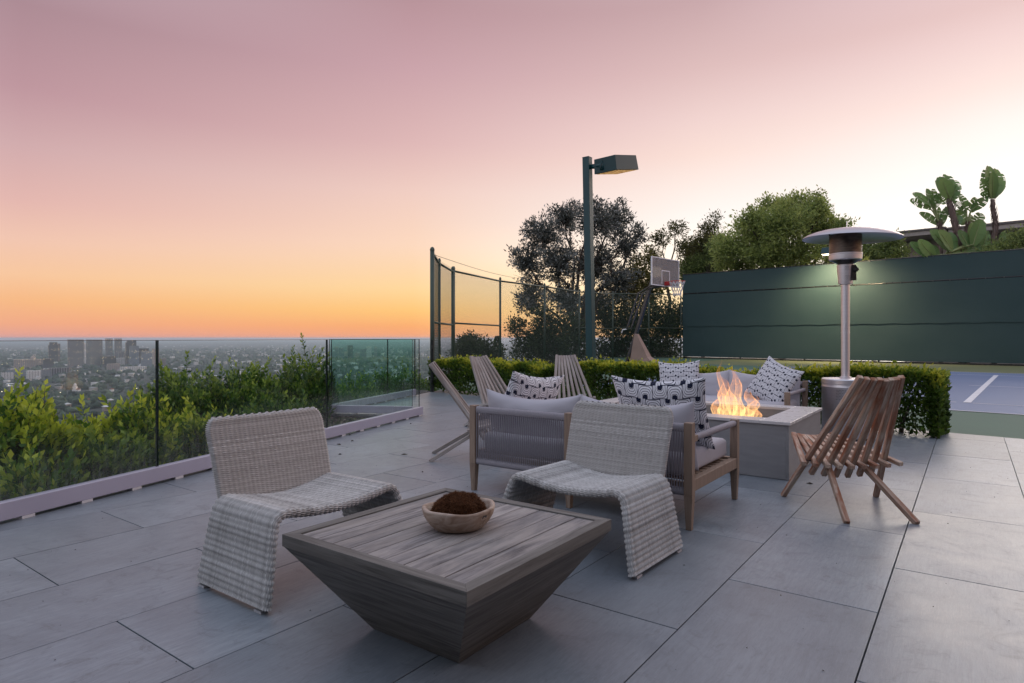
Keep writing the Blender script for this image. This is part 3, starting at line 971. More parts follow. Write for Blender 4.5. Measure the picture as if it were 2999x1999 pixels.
def stadium(W, flat):
    """unit perimeter position -> (along, out, corner direction) for a rounded slab edge; flat is an array"""
    per = 2 * flat + 2 * math.pi * RTH
    d = W * per
    al = np.zeros_like(d); out = np.zeros_like(d)
    a1 = flat; a2 = flat + math.pi * RTH; a3 = 2 * flat + math.pi * RTH
    m1 = d < a1; m2 = (d >= a1) & (d < a2); m3 = (d >= a2) & (d < a3); m4 = d >= a3
    al = np.where(m1, d - flat / 2, al); out = np.where(m1, RTH, out)
    th = (d - a1) / RTH
    al = np.where(m2, flat / 2 + RTH * np.sin(th), al); out = np.where(m2, RTH * np.cos(th), out)
    al = np.where(m3, flat / 2 - (d - a2), al); out = np.where(m3, -RTH, out)
    th4 = (d - a3) / RTH
    al = np.where(m4, -flat / 2 - RTH * np.sin(th4), al); out = np.where(m4, -RTH * np.cos(th4), out)
    return al, out


# centre line of the seat ribbon: foot, leg, shoulder, sagging seat, shoulder, leg, foot
def ribbon_line():
    pts = []
    for z in np.linspace(0.018, 0.30, 20): pts.append((0.425 - 0.085 * (z / 0.33), z))
    cxr, czr, rr_ = 0.283, 0.300, 0.060
    for a in np.linspace(0.05, math.pi / 2 - 0.08, 10): pts.append((cxr + rr_ * math.cos(a), czr + rr_ * math.sin(a)))
    for x in np.linspace(0.262, 0.0, 16): pts.append((x, 0.360 - 0.030 * (1 - (x / 0.28) ** 2)))
    pts += [(-x, z) for x, z in pts[::-1][1:]]
    p = np.array(pts); d = np.r_[0, np.cumsum(np.linalg.norm(np.diff(p, axis=0), axis=1))]
    return p, d / d[-1], d[-1]


RL, RD, RLEN = ribbon_line()


def ribbon_pos(S, W):
    x = np.interp(S, RD, RL[:, 0]); z = np.interp(S, RD, RL[:, 1])
    e = 0.004
    tx = np.interp(np.clip(S + e, 0, 1), RD, RL[:, 0]) - np.interp(np.clip(S - e, 0, 1), RD, RL[:, 0])
    tz = np.interp(np.clip(S + e, 0, 1), RD, RL[:, 1]) - np.interp(np.clip(S - e, 0, 1), RD, RL[:, 1])
    L = np.sqrt(tx ** 2 + tz ** 2) + 1e-9
    nx, nz = tz / L, -tx / L
    k = np.clip((0.34 - z) / 0.34, 0, 1)
    y0 = 0.0 + 0.02 * k; y1 = 0.485 + 0.08 * k
    al, out = stadium(W, y1 - y0 - 2 * RTH)
    yy = (y0 + y1) / 2 + al
    # the seat dips towards the back
    dip = np.where(z > 0.30, 0.018 * np.clip((0.42 - yy) / 0.42, 0, 1) * np.clip(1 - np.abs(x) / 0.34, 0, 1), 0)
    return np.stack([x + nx * out, yy, z + nz * out - dip], -1)


def back_pos(S, W):
    """S round the back's outline (front, edge, rear, edge), W up the back"""
    h = W
    z = 0.325 + 0.395 * h
    corner = np.clip((h - 0.80) / 0.20, 0, 1)
    half = 0.315 + 0.012 * h - 0.055 * (1 - np.sqrt(np.clip(1 - corner ** 2, 0, 1)))
    flat = 2 * half - 2 * RTH
    al, out = stadium(S % 1.0, flat)
    thin = np.sqrt(np.clip(1 - np.clip((h - 0.965) / 0.035, 0, 1) ** 2, 0, 1))
    y = -0.005 - 0.10 * h - 0.02 * h * h + 0.012 * np.cos(al / 0.32 * 1.4)
    return np.stack([al, y + out * thin, z + 0 * al], -1)


ribbon_me = weave_mesh('seat_weave', ribbon_pos, RLEN, 1.06, 0.0245, 0.0046)


def back_weave():
    # strands run sideways round the back; ribs upright
    def pos(SS, WW): return back_pos(WW, SS)
    ns_rows = 0.40 / 0.0046
    nw = int(round(1.33 / 0.0235)) // 2 * 2
    S = np.linspace(0, 1, int(ns_rows) * 3 + 1); W = np.linspace(0, 1, nw * 4, endpoint=False)
    SS, WW = np.meshgrid(S, W, indexing='ij')
    P = pos(SS, WW); e = 1e-3
    dS = pos(np.clip(SS + e, 0, 1), WW) - pos(np.clip(SS - e, 0, 1), WW); dW_ = pos(SS, (WW + e) % 1) - pos(SS, (WW - e) % 1)
    N = np.cross(dS, dW_); N /= (np.linalg.norm(N, axis=-1, keepdims=True) + 1e-12)
    k = np.minimum((S * int(ns_rows)).astype(int), int(ns_rows) - 1); fr = S * int(ns_rows) - k
    ph = np.pi * WW * nw + np.pi * k[:, None]
    hgt = 0.0028 * np.cos(ph) + 0.0018 * (1 - (2 * fr[:, None] - 1) ** 2) - 0.0034 * np.abs(np.sin(np.pi * WW * nw)) ** 5
    P = P + N * hgt[..., None]
    tk = np.clip(rng.normal(0.52, 0.11, int(ns_rows)), 0, 1)
    T = np.clip(tk[k][:, None] + 0.12 * np.cos(ph), 0, 1)
    a, b = SS.shape; idx = np.arange(a * b).reshape(a, b); i2 = np.concatenate([idx, idx[:, :1]], 1)
    F = np.stack([i2[:-1, :-1], i2[:-1, 1:], i2[1:, 1:], i2[1:, :-1]], -1).reshape(-1, 4)
    # close the top: bridge front and rear halves
    return np_mesh('back_weave', P.reshape(-1, 3), F, M['wicker'], T.ravel(), True)


back_me = back_weave()


def wicker_chair(label, loc, rz):
    t = thing('wicker_chair', label, 'chair', loc, rz, 'wicker lounge chairs')
    link('seat', ribbon_me, t)
    link('backrest', back_me, t)
    mb = MB().tube([(-0.30, 0.0, 0.342), (-0.15, 0.008, 0.330), (0, 0.012, 0.326), (0.15, 0.008, 0.330), (0.30, 0.0, 0.342)], 0.012, 8)
    # top roll closing the back
    for sx in (-1, 1):
        for y in (0.06, 0.50):
            MB().box(sx * 0.418 - 0.016, sx * 0.418 + 0.016, y - 0.025, y + 0.025, 0.0, 0.010).build('foot', M['plastic_foot'], t)
    return t


wicker_chair('grey wicker armless chair nearest the long glass railing', (-1.166, 3.149, 0), -2.203)
wicker_chair('grey wicker armless chair standing behind the rope sofa', (0.562, 3.535, 0), 2.464)

# ================================================================== rope sofas
def pillow_mesh(name, w, h, t, mat, n=26, pinch=0.06, sag=0.0, seed=0, sharp=2.2):
    xs = np.linspace(-1, 1, n); V_ = []; F_ = []; uv = []
    for side in (1, -1):
        for j, y in enumerate(xs):
            for i, x in enumerate(xs):
                prof = (max(0, 1 - abs(x) ** sharp) * max(0, 1 - abs(y) ** sharp)) ** 0.55
                px_ = x * (1 - pinch * (1 - y * y) * abs(x) ** 2); py_ = y * (1 - pinch * (1 - x * x) * abs(y) ** 2)
                wr = 0.05 * mnoise.noise(Vector((x * 2.3 + seed, y * 2.3, side * 3.0))) + 0.02 * mnoise.noise(Vector((x * 6 + seed, y * 6, side)))
                wr += 0.05 * (abs(x) * abs(y)) ** 3 * math.sin(9 * (x - y))
                V_.append((px_ * w / 2, side * (prof * t / 2 + 0.003) + wr * t * (0.25 + prof), py_ * h / 2 - sag * max(0, y) * (1 - x * x)))
                uv.append((0.5 + 0.5 * x, (0.5 + 0.5 * y) * h / w))
        b = 0 if side == 1 else n * n
        for j in range(n - 1):
            for i in range(n - 1):
                q = (b + j * n + i, b + j * n + i + 1, b + (j + 1) * n + i + 1, b + (j + 1) * n + i)
                F_.append(q if side == -1 else q[::-1])
    b2 = n * n
    edge = [(0 * n + i) for i in range(n)] + [(j * n + n - 1) for j in range(1, n)] + [((n - 1) * n + i) for i in range(n - 2, -1, -1)] + [(j * n) for j in range(n - 2, 0, -1)]
    for k in range(len(edge)):
        a, c = edge[k], edge[(k + 1) % len(edge)]
        F_.append((a, c, b2 + c, b2 + a))
    return np_mesh(name, V_, F_, mat, None, True, uv)


def wrapped(mb, a, b, rx, rz, pitch=0.0075):
    """rope-wound rail: a closed tube with a ridge per turn"""
    a = Vector(a); b = Vector(b); d = b - a; L = d.length; d /= L
    n = int(L / pitch); up = Vector((0, 0, 1)); r = d.cross(up).normalized()
    base = len(mb.v); ring = 12; cnt = n * 2 + 1
    for i in range(cnt):
        c = a + d * (L * i / (cnt - 1)); g = 1.0 if i % 2 else 0.93
        for k in range(ring):
            an = 2 * math.pi * k / ring
            ca, sa = math.cos(an), math.sin(an)
            sq = 1.0 / max(abs(ca), abs(sa)) ** 0.6
            mb.v.append(tuple(c + r * ca * rx * g * sq + up * sa * rz * g * sq))
    for i in range(cnt - 1):
        for k in range(ring):
            k2 = (k + 1) % ring
            mb.f.append((base + i * ring + k, base + i * ring + k2, base + (i + 1) * ring + k2, base + (i + 1) * ring + k))


def make_sofa(label, loc, rz):
    t = thing('rope_sofa', label, 'sofa', loc, rz, 'rope back sofas around the fire pit')
    hw, dp, pw_ = 0.80, 0.853, 0.050
    def leg(x, y, top, nm):
        MB().hexa([Vector((x - 0.016, y - 0.016, 0)), Vector((x + 0.016, y - 0.016, 0)), Vector((x + 0.016, y + 0.016, 0)), Vector((x - 0.016, y + 0.016, 0)),
                   Vector((x - 0.025, y - 0.025, 0.20)), Vector((x + 0.025, y - 0.025, 0.20)), Vector((x + 0.025, y + 0.025, 0.20)), Vector((x - 0.025, y + 0.025, 0.20))]).build(nm, M['teak'], t, bevel=0.002)
        MB().box(x - 0.025, x + 0.025, y - 0.025, y + 0.025, 0.2005, top).build('post', M['teak'], t, bevel=0.003)
    for x in (-hw, 0.0, hw): leg(x, 0.0, 0.615, 'leg')
    for x in (-hw, hw): leg(x, dp, 0.545, 'leg')
    # wound rails and cords of the two back bays
    for s in (-1, 1):
        x0, x1 = sorted((s * 0.027, s * (hw - 0.027)))
        mb = MB(); wrapped(mb, (x0, 0, 0.583), (x1, 0, 0.583), 0.017, 0.026); mb.build('wound_top_rail', M['rope'], t, True)
        mb = MB(); wrapped(mb, (x0, 0, 0.216), (x1, 0, 0.216), 0.017, 0.024); mb.build('wound_low_rail', M['rope'], t, True)
        mb = MB(); n = 46
        for i in range(n):
            x = x0 + 0.008 + (x1 - x0 - 0.016) * i / (n - 1)
            x2 = x0 + 0.008 + (x1 - x0 - 0.016) * min(n - 1, i + 1.2) / (n - 1)
            mb.tube([(x, -0.014, 0.575), (x + random.uniform(-.0012, .0012), -0.015, 0.4), (x, -0.014, 0.222)], 0.0032, 6, False)
            mb.tube([(x2, 0.013, 0.575), (x, 0.013, 0.222)], 0.0026, 5, False)
        o = mb.build('rope_cords', M['rope'], t, True); o['kind'] = 'stuff'
    for x in (-hw, hw):
        MB().box(x - 0.022, x + 0.022, 0.0255, dp - 0.0255, 0.218, 0.286).build('side_rail', M['teak'], t, bevel=0.003)
        MB().box(x - 0.02, x + 0.02, 0.0255, 0.085, 0.500, 0.538).build('arm_block', M['teak'], t, bevel=0.003)
        mb = MB(); wrapped(mb, (x, 0.086, 0.520), (x, dp - 0.026, 0.520), 0.022, 0.019); mb.build('wound_arm', M['rope'], t, True)
    MB().box(-hw + 0.0255, hw - 0.0255, dp - 0.022, dp + 0.022, 0.218, 0.286).build('front_rail', M['teak'], t, bevel=0.003)
    MB().box(-hw + 0.0255, hw - 0.0255, 0.028, 0.06, 0.225, 0.262).build('back_rail', M['teak'], t)
    slat = MB().box(-hw + 0.0225, hw - 0.0225, -0.03, 0.03, 0.262, 0.276).mesh('slat', M['teak'])
    for i in range(9):
        o = link('slat', slat, t); o.location = (0, 0.115 + i * 0.082, 0)
    MB().box(-hw + 0.04, hw - 0.04, 0.045, dp - 0.02, 0.2885, 0.418).build('seat_cushion', M['cushion'], t, True, bevel=0.035, seg=5)
    for s in (-1, 1):
        me = pillow_mesh('back_cushion', 0.80, 0.43, 0.16, M['cushion'], 30, 0.02, 0.055, 3 * s, 3.0)
        o = link('back_cushion', me, t)
        o.location = (s * 0.385, 0.170, 0.515); o.rotation_euler = (math.radians(10), 0, math.radians(-2 * s))
    return t


sofa_a = make_sofa('rope back sofa with its back to the wicker chairs', (0.372, 4.062, 0), RT)
sofa_b = make_sofa('rope back sofa against the hedge, across the fire pit', (2.675, 7.563, 0), RT + math.pi)


def scatter_pillow(label, sofa, mat, w, h, t, loc, rot, seed):
    o = link('throw_pillow', pillow_mesh('throw_pillow', w, h, t, mat, 30, 0.07, 0.02, seed))
    R_ = Matrix.Translation(sofa.location) @ Matrix.Rotation(sofa.rotation_euler.z, 4, 'Z') @ Matrix.Translation(loc) @ Matrix.Rotation(rot[2], 4, 'Z') @ Matrix.Rotation(rot[0], 4, 'X') @ Matrix.Rotation(rot[1], 4, 'Y')
    o.matrix_world = R_
    return tag(o, label, 'pillow', 'patterned throw pillows')


rad = math.radians
scatter_pillow('large patterned pillow slumped at the left arm of the near sofa', sofa_a, M['print_large'], 0.58, 0.52, 0.17, Vector((-0.60, 0.40, 0.60)), (rad(22), rad(6), rad(80)), 11)
scatter_pillow('large patterned pillow at the right end of the near sofa', sofa_a, M['print_large'], 0.62, 0.50, 0.15, Vector((0.49, 0.345, 0.625)), (rad(22), rad(-1), rad(3)), 21)
scatter_pillow('small print pillow standing upright at the far sofa\'s left', sofa_b, M['print_small'], 0.50, 0.46, 0.15, Vector((0.56, 0.31, 0.60)), (rad(16), rad(3), rad(14)), 31)
scatter_pillow('small print pillow tipped against the far sofa\'s right arm', sofa_b, M['print_small'], 0.52, 0.50, 0.17, Vector((-0.56, 0.42, 0.615)), (rad(28), rad(-20), rad(-22)), 41)

# ================================================================== folding stick chairs
def make_stick_chair(label, loc, rz, mat):
    t = thing('stick_chair', label, 'chair', loc, rz, 'folding slatted stick chairs')
    sw = 0.0325
    def stick(name, a, b, w=sw, th=0.030):
        a = Vector(a); b = Vector(b); d = b - a
        # built along local Z so that the grain follows the stick
        L = d.length
        o = MB().box(-w / 2, w / 2, -th / 2, th / 2, 0, L).build(name, mat, t, bevel=0.004)
        z = d.normalized(); x = Vector((1, 0, 0)); y = z.cross(x).normalized(); x = y.cross(z)
        o.matrix_local = Matrix((x, y, z)).transposed().to_4x4(); o.location = a
        return o
    for i in range(8):
        f = (i - 3.5) / 3.5
        xt = f * 0.1185; dip = 0.020 * (1 - f * f)
        top = Vector((xt, -0.645 - dip * 1.1, 0.872 - dip * 0.7 + random.uniform(-0.004, 0.004)))
        foot = Vector((f * 0.318, -dip * 2.0, 0.0))
        if abs(f) > 0.99:
            stick('back_leg_slat', foot, top)
        else:
            low = foot + (top - foot) * (0.20 + 0.03 * abs(f))
            stick('back_slat', low, top)
    for j in range(9):
        f = (j - 4) / 4.0
        dip = 0.022 * (1 - f * f)
        cr = Vector((f * 0.286, -0.235, 0.302 - dip))
        fr = Vector((f * 0.138, 0.265, 0.395 - dip * 0.9))
        d = (cr - fr).normalized()
        stick('seat_slat', fr, cr + d * 0.085, sw, 0.028)
    for s in (-1, 1):
        stick('rear_leg', (s * 0.205, -0.655, 0.004), (s * 0.100, -0.155, 0.300), 0.034, 0.032)
    MB().tube([(-0.30, -0.232, 0.300), (-0.15, -0.235, 0.288), (0, -0.236, 0.281), (0.15, -0.235, 0.288), (0.30, -0.232, 0.300)], 0.005, 6).build('tie_rod', M['dark_steel'], t, True)
    return t


make_stick_chair('rust stained slatted chair seen from behind beside the fire pit', (2.208, 4.355, 0), -0.03, M['stick_red'])
make_stick_chair('grey slatted chair in profile between railing and rope sofa', (-0.09, 5.797, 0), -1.516, M['stick'])
make_stick_chair('grey slatted chair turned half away, behind the slumped pillow', (0.0, 7.469, 0), 3.877, M['stick'])
make_stick_chair('grey slatted chair facing the camera below the light pole', (0.808, 7.706, 0), 3.29, M['stick'])

# ================================================================== fire pit
fp = thing('fire_pit', 'grey stone clad fire pit table between the two sofas', 'fire pit', (2.135, 4.825, 0), RT)
# local +Y along the tile rows, local -X towards the far sofas' left end
PL, PD, PH = 1.98, 1.262, 0.426
def panel(x0, x1, y0, y1, grain):
    L = max(x1 - x0, y1 - y0); along = x1 - x0 >= y1 - y0
    o = MB().box(0, L, 0, 0.02, 0.003, PH).build('cladding_panel', M['pit_panel'], fp, bevel=0.0015)
    if along: o.location = (x0, y0, 0)
    else: o.location = (x1, y0, 0); o.rotation_euler = (0, 0, math.pi / 2)
panel(-PL, -0.0205, 0.0, 0.02, 0)
panel(-PL, -0.0205, PD - 0.02, PD, 0)
panel(-0.02, 0.0, 0.0, PD, 1)
panel(-PL - 0.0205, -PL - 0.0005, 0.0, PD, 1)
ov, bd = 0.014, 0.212
for (x0, x1, y0, y1) in ((-bd, ov, -ov, PD + ov), (-PL - ov, -PL + bd, -ov, PD + ov), (-PL + bd + 0.001, -bd - 0.001, -ov, bd - ov), (-PL + bd + 0.001, -bd - 0.001, PD - bd + ov, PD + ov)):
    MB().box(x0, x1, y0, y1, PH + 0.0005, PH + 0.0245).build('top_slab', M['pit_top'], fp, bevel=0.002)
b2 = bd - ov
for (x0, x1, y0, y1) in ((-PL + bd - 0.02, -bd + 0.02, b2 - 0.02, b2), (-PL + bd - 0.02, -bd + 0.02, PD - b2, PD - b2 + 0.02), (-bd, -bd + 0.02, b2, PD - b2), (-PL + bd - 0.02, -PL + bd, b2, PD - b2)):
    MB().box(x0, x1, y0, y1, 0.2, PH - 0.0005).build('liner', M['pit_panel'], fp)
MB().box(-PL + bd, -bd, b2, PD - b2, 0.2, 0.30).build('tray', M['black'], fp)
rk = MB()
for i in range(420):
    x = random.uniform(-PL + bd + 0.04, -bd - 0.04); y = random.uniform(b2 + 0.04, PD - b2 - 0.04); r = random.uniform(0.018, 0.042)
    base = len(rk.v)
    bm = bmesh.new(); bmesh.ops.create_icosphere(bm, subdivisions=1, radius=r)
    rk.poly([tuple(Vector((x, y, 0.302 + r * random.uniform(0.2, 0.9))) + v.co * random.uniform(0.75, 1.2)) for v in bm.verts], [tuple(v.index for v in f.verts) for f in bm.faces]); bm.free()
o = rk.build('lava_rocks', M['lava'], fp); o['kind'] = 'stuff'


def m_flame():
    m = NT('flame')
    a = m.n('Attribute', attribute_name='tint')
    v = m.coords('Object', (1, 1, 0.45))
    nz = m.noise(v, 9, 4, 0.6, 1.6)
    fil = m.ramp(nz, [(0.36, (0.0, 0.0, 0.0)), (0.50, (0.85, 0.85, 0.85)), (0.56, (0.25, 0.25, 0.25)), (0.70, (0.75, 0.75, 0.75))])
    lw = m.n('LayerWeight'); lw.inputs[0].default_value = 0.45
    edge = m.math('ADD', m.math('MULTIPLY', lw.outputs['Facing'], 0.55), 0.12)
    fade = m.ramp(a.outputs['Fac'], [(0.0, (0.8, 0.8, 0.8)), (0.15, (1, 1, 1)), (0.7, (0.75, 0.75, 0.75)), (1.0, (0.1, 0.1, 0.1))])
    fac = m.math('MULTIPLY', m.math('MULTIPLY', fil, edge), fade, True)
    col = m.ramp(a.outputs['Fac'], [(0.0, (1.0, 0.50, 0.07)), (0.2, (1.0, 0.60, 0.22)), (0.6, (1.0, 0.45, 0.18)), (1.0, (0.95, 0.30, 0.07))])
    e = m.n('Emission'); m.l(col, e.inputs[0]); e.inputs[1].default_value = 2.0
    tr = m.n('BsdfTransparent')
    mx = m.n('MixShader'); m.l(fac, mx.inputs[0]); m.l(tr.outputs[0], mx.inputs[1]); m.l(e.outputs[0], mx.inputs[2])
    return m.done(mx.outputs[0])


M['flame'] = m_flame()
fl_loc = fp.matrix_basis @ Vector((-0.62, 0.63, 0.31)) if False else Vector((2.135, 4.825, 0)) + Vector((-V.x, -V.y, 0)) * -0.62 + U * 0.63 + Vector((0, 0, 0.32))
fl = thing('flame', 'orange gas flames rising from the fire pit', 'flame', fl_loc, 0)
def tongue(x, y, r, h, seed, lean, z0=0.0):
    n, k = 30, 14; Vt = []; Ft = []; Tt = []
    for j in range(n):
        t = j / (n - 1)
        rr_ = r * (math.sin(math.pi * min(1, 0.12 + t * 0.9)) ** 0.8) * (1 - t) ** 0.35 + 0.001
        cx_ = x + lean[0] * t * t + 0.085 * t * mnoise.noise(Vector((seed, t * 3.2, 0.3))) ; cy_ = y + lean[1] * t * t + 0.07 * t * mnoise.noise(Vector((seed + 9, t * 3.2, 0.7)))
        for i in range(k):
            a = 2 * math.pi * i / k
            q = rr_ * (1 + 0.45 * mnoise.noise(Vector((math.cos(a) * 1.2 + seed, math.sin(a) * 1.2, t * 4.5))))
            Vt.append((1.18 * (cx_ + q * math.cos(a)), cy_ + q * math.sin(a) * 0.8, z0 + t * h * 0.90)); Tt.append(t)
    for j in range(n - 1):
        for i in range(k):
            Ft.append((j * k + i, j * k + (i + 1) % k, (j + 1) * k + (i + 1) % k, (j + 1) * k + i))
    link('tongue', np_mesh('tongue', Vt, Ft, M['flame'], Tt, True), fl)
for i, (x, y, r, h, lx) in enumerate([(-0.04, 0, 0.085, 0.50, -0.05), (0.03, 0.02, 0.075, 0.56, 0.01), (-0.11, 0.03, 0.06, 0.36, 0.02), (0.11, -0.02, 0.06, 0.40, 0.07), (0.16, 0.03, 0.045, 0.30, 0.03), (0.0, -0.05, 0.10, 0.26, 0.02), (-0.13, -0.03, 0.05, 0.22, -0.02), (0.08, 0.05, 0.09, 0.22, 0.0), (0.15, -0.05, 0.05, 0.18, 0.03), (0.045, 0.0, 0.035, 0.60, 0.0), (-0.03, 0.02, 0.03, 0.66, -0.09)]):
    tongue(x, y, r, h, i * 5.3, (lx, 0.02 * math.sin(i)))

# ================================================================== patio heater
ph = thing('patio_heater', 'tall stainless patio heater with wide mushroom dome', 'heater', (3.676, 6.9, 0), 0.0)
MB().lathe([(0.001, 0.02), (0.232, 0.02), (0.236, 0.03), (0.236, 0.555), (0.238, 0.56), (0.238, 0.572), (0.236, 0.577), (0.236, 0.60), (0.2385, 0.603), (0.2385, 0.645), (0.232, 0.655), (0.001, 0.662)], 64).build('tank_housing', M['steel'], ph, True, autosm=0.5)
MB().lathe([(0.243, 0.0), (0.243, 0.02), (0.20, 0.02)], 48).build('base_ring', M['black'], ph, True)
hol = MB()
for r in range(7):
    for c in range(13):
        a = -1.5708 - 0.86 + (c + 0.5 * (r % 2)) * 0.062; z = 0.44 + r * 0.0165
        x, y = 0.2372 * math.cos(a), 0.2372 * math.sin(a); tx, ty = -math.sin(a) * 0.0042, math.cos(a) * 0.0042
        hol.poly([(x - tx, y - ty, z), (x, y, z - 0.0042), (x + tx, y + ty, z), (x, y, z + 0.0042)], [(0, 1, 2, 3)])
o = hol.build('vent_holes', M['black'], ph); o['kind'] = 'stuff'
da = -1.5708 + 0.14
for z0, z1, a0, a1 in ((0.02, 0.555, da, da + 0.008), (0.552, 0.558, da, da + 0.9)):
    mb = MB()
    n = 12
    for i in range(n):
        b0 = a0 + (a1 - a0) * i / n; b1 = a0 + (a1 - a0) * (i + 1) / n; R_ = 0.2376
        mb.poly([(R_ * math.cos(b0), R_ * math.sin(b0), z0), (R_ * math.cos(b1), R_ * math.sin(b1), z0), (R_ * math.cos(b1), R_ * math.sin(b1), z1), (R_ * math.cos(b0), R_ * math.sin(b0), z1)], [(0, 1, 2, 3)])
    mb.build('door_seam', M['black'], ph)
for z in (0.50, 0.42):
    MB().box(0.015, 0.04, -0.243, -0.236, z, z + 0.02).build('latch', M['black'], ph)
MB().lathe([(0.060, 0.655), (0.060, 0.672), (0.044, 0.676), (0.044, 1.155), (0.0455, 1.157), (0.0455, 1.163), (0.044, 1.165), (0.044, 1.695)], 40).build('pole', M['steel'], ph, True, autosm=0.5)
MB().lathe([(0.046, 1.69), (0.070, 1.694), (0.072, 1.712), (0.086, 1.905), (0.080, 1.912)], 36).build('control_housing', M['steel'], ph, True, autosm=0.5)
MB().box(0.022, 0.075, -0.088, -0.06, 1.73, 1.90).build('control_plate', M['black'], ph, bevel=0.004)
kb = MB().lathe([(0.001, 0.03), (0.022, 0.03), (0.026, 0.0)], 20).build('control_knob', M['black'], ph, True); kb.location = (0.062, -0.088, 1.845); kb.rotation_euler = (math.radians(90), 0, 0)
hol = MB()
for r in range(12):
    for c in range(6):
        if 3 < r < 8: continue
        a = -1.5708 - 0.55 + (c + 0.5 * (r % 2)) * 0.13; z = 1.745 + r * 0.0125; R_ = 0.0725 + (z - 1.712) * 0.0725
        x, y = R_ * math.cos(a), R_ * math.sin(a); q = 0.0028
        hol.poly([(x - q, y, z), (x, y, z - q), (x + q, y, z), (x, y, z + q)], [(0, 1, 2, 3)])
o = hol.build('vent_holes', M['black'], ph); o['kind'] = 'stuff'
MB().lathe([(0.075, 1.912), (0.125, 1.945), (0.150, 1.955)], 36).build('burner_skirt', M['black'], ph, True)
MB().lathe([(0.150, 1.952), (0.164, 1.962), (0.1665, 1.995), (0.1665, 2.012), (0.169, 2.016), (0.169, 2.028), (0.1655, 2.032)], 48).build('burner_ring', M['steel'], ph, True, autosm=0.5)
MB().lathe([(0.163, 2.03), (0.163, 2.235)], 48).build('mesh_screen', M['soot'], ph, True)
for i in range(3):
    a = 0.4 + i * 2.094
    MB().tube([(0.15 * math.cos(a), 0.15 * math.sin(a), 2.22), (0.16 * math.cos(a), 0.16 * math.sin(a), 2.262)], 0.008, 6).build('strut', M['black'], ph)
dome = [(0.001, 2.292), (0.10, 2.290), (0.20, 2.282), (0.30, 2.264), (0.38, 2.242), (0.45, 2.214), (0.490, 2.188), (0.496, 2.180)]
dm = MB().lathe(dome + [(r - 0.003, z - 0.004) for r, z in dome[::-1]], 64).build('dome', M['alu'], ph, True, autosm=0.7)
dm.rotation_euler = (math.radians(1.5), math.radians(1.5), 0)
dm.location = (0, 0.04, 0.015)
MB().box(-0.012, 0.012, -0.003, 0.003, 2.29, 2.40).build('top_fin', M['alu'], ph).rotation_euler = (0, 0.03, 0.9)

# ================================================================== court light pole
lp = thing('light_pole', 'tall square teal light pole rising behind the hedge', 'lamp post', (1.400, 10.95, 0), 0)
ln = MB(); s_ = 0.0645
rz = math.atan2(-0.683, 0.730) + 0.10
rot = Matrix.Rotation(rz, 3, 'Z')
cor = [rot @ Vector(p) for p in ((-s_, -s_, 0), (s_, -s_, 0), (s_, s_, 0), (-s_, s_, 0))]
sh = Vector((-0.083, 0, 0)); ZT = 4.25
ln.hexa([c + Vector((0, 0, -0.3)) for c in cor] + [c + sh + Vector((0, 0, ZT)) for c in cor])
ln.build('pole', M['lamp_green'], lp, bevel=0.008, seg=3)
MB().hexa([c * 1.02 + sh + Vector((0, 0, ZT + 0.001)) for c in cor] + [c * 0.98 + sh + Vector((0, 0, ZT + 0.012)) for c in cor]).build('pole_cap', M['lamp_green'], lp)
# shoebox head, tipped up towards the court
hc = Vector((1.727, 10.50, 4.179))       # near lower corner edge (top)
ax_n = (Vector((CN.x, CN.y, 0)) * 0.66 + Vector((0, 0, 0.132)))
ax_c = Vector((-CD.x, -CD.y, 0)) * 0.43
up_ = ax_n.normalized().cross(ax_c.normalized()); up_ = up_ if up_.z > 0 else -up_
o0 = hc - lp.location
top4 = [o0, o0 + ax_n, o0 + ax_n + ax_c, o0 + ax_c]
cen_ = sum(top4, Vector()) / 4
bot4 = [cen_ + (p - cen_) * 1.06 - up_ * 0.25 for p in top4]
MB().hexa(bot4 + top4).build('lamp_head', M['lamp_green'], lp, bevel=0.006)
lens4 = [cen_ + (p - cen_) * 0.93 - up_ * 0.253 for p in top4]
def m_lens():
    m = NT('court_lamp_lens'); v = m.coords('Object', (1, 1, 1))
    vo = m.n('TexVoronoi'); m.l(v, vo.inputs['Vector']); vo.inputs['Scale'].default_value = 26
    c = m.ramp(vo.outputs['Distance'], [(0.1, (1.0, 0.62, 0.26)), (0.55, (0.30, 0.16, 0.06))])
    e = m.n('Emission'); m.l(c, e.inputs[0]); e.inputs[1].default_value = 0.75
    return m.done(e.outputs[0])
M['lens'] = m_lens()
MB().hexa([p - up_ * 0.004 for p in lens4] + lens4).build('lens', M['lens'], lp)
ar0 = Vector((0.0, 0, 0)) + sh * 0.98 + Vector((0.03, 0.02, ZT - 0.15)); ar1 = o0 + ax_c * 0.60 - up_ * 0.13
MB().tube([ar0, ar1], 0.042, 12).build('knuckle_arm', M['lamp_green'], lp, True)
MB().tube([ar1 - Vector((0.03, 0.0, 0.075)), ar1 + Vector((0.02, 0.02, 0.09))], 0.03, 10).build('knuckle', M['lamp_green'], lp, True)
MB().bar(ar1 + Vector((-0.06, -0.02, -0.05)), ar1 + Vector((0.0, 0.0, 0.11)), 0.03, 0.02).build('stay', M['lamp_green'], lp)

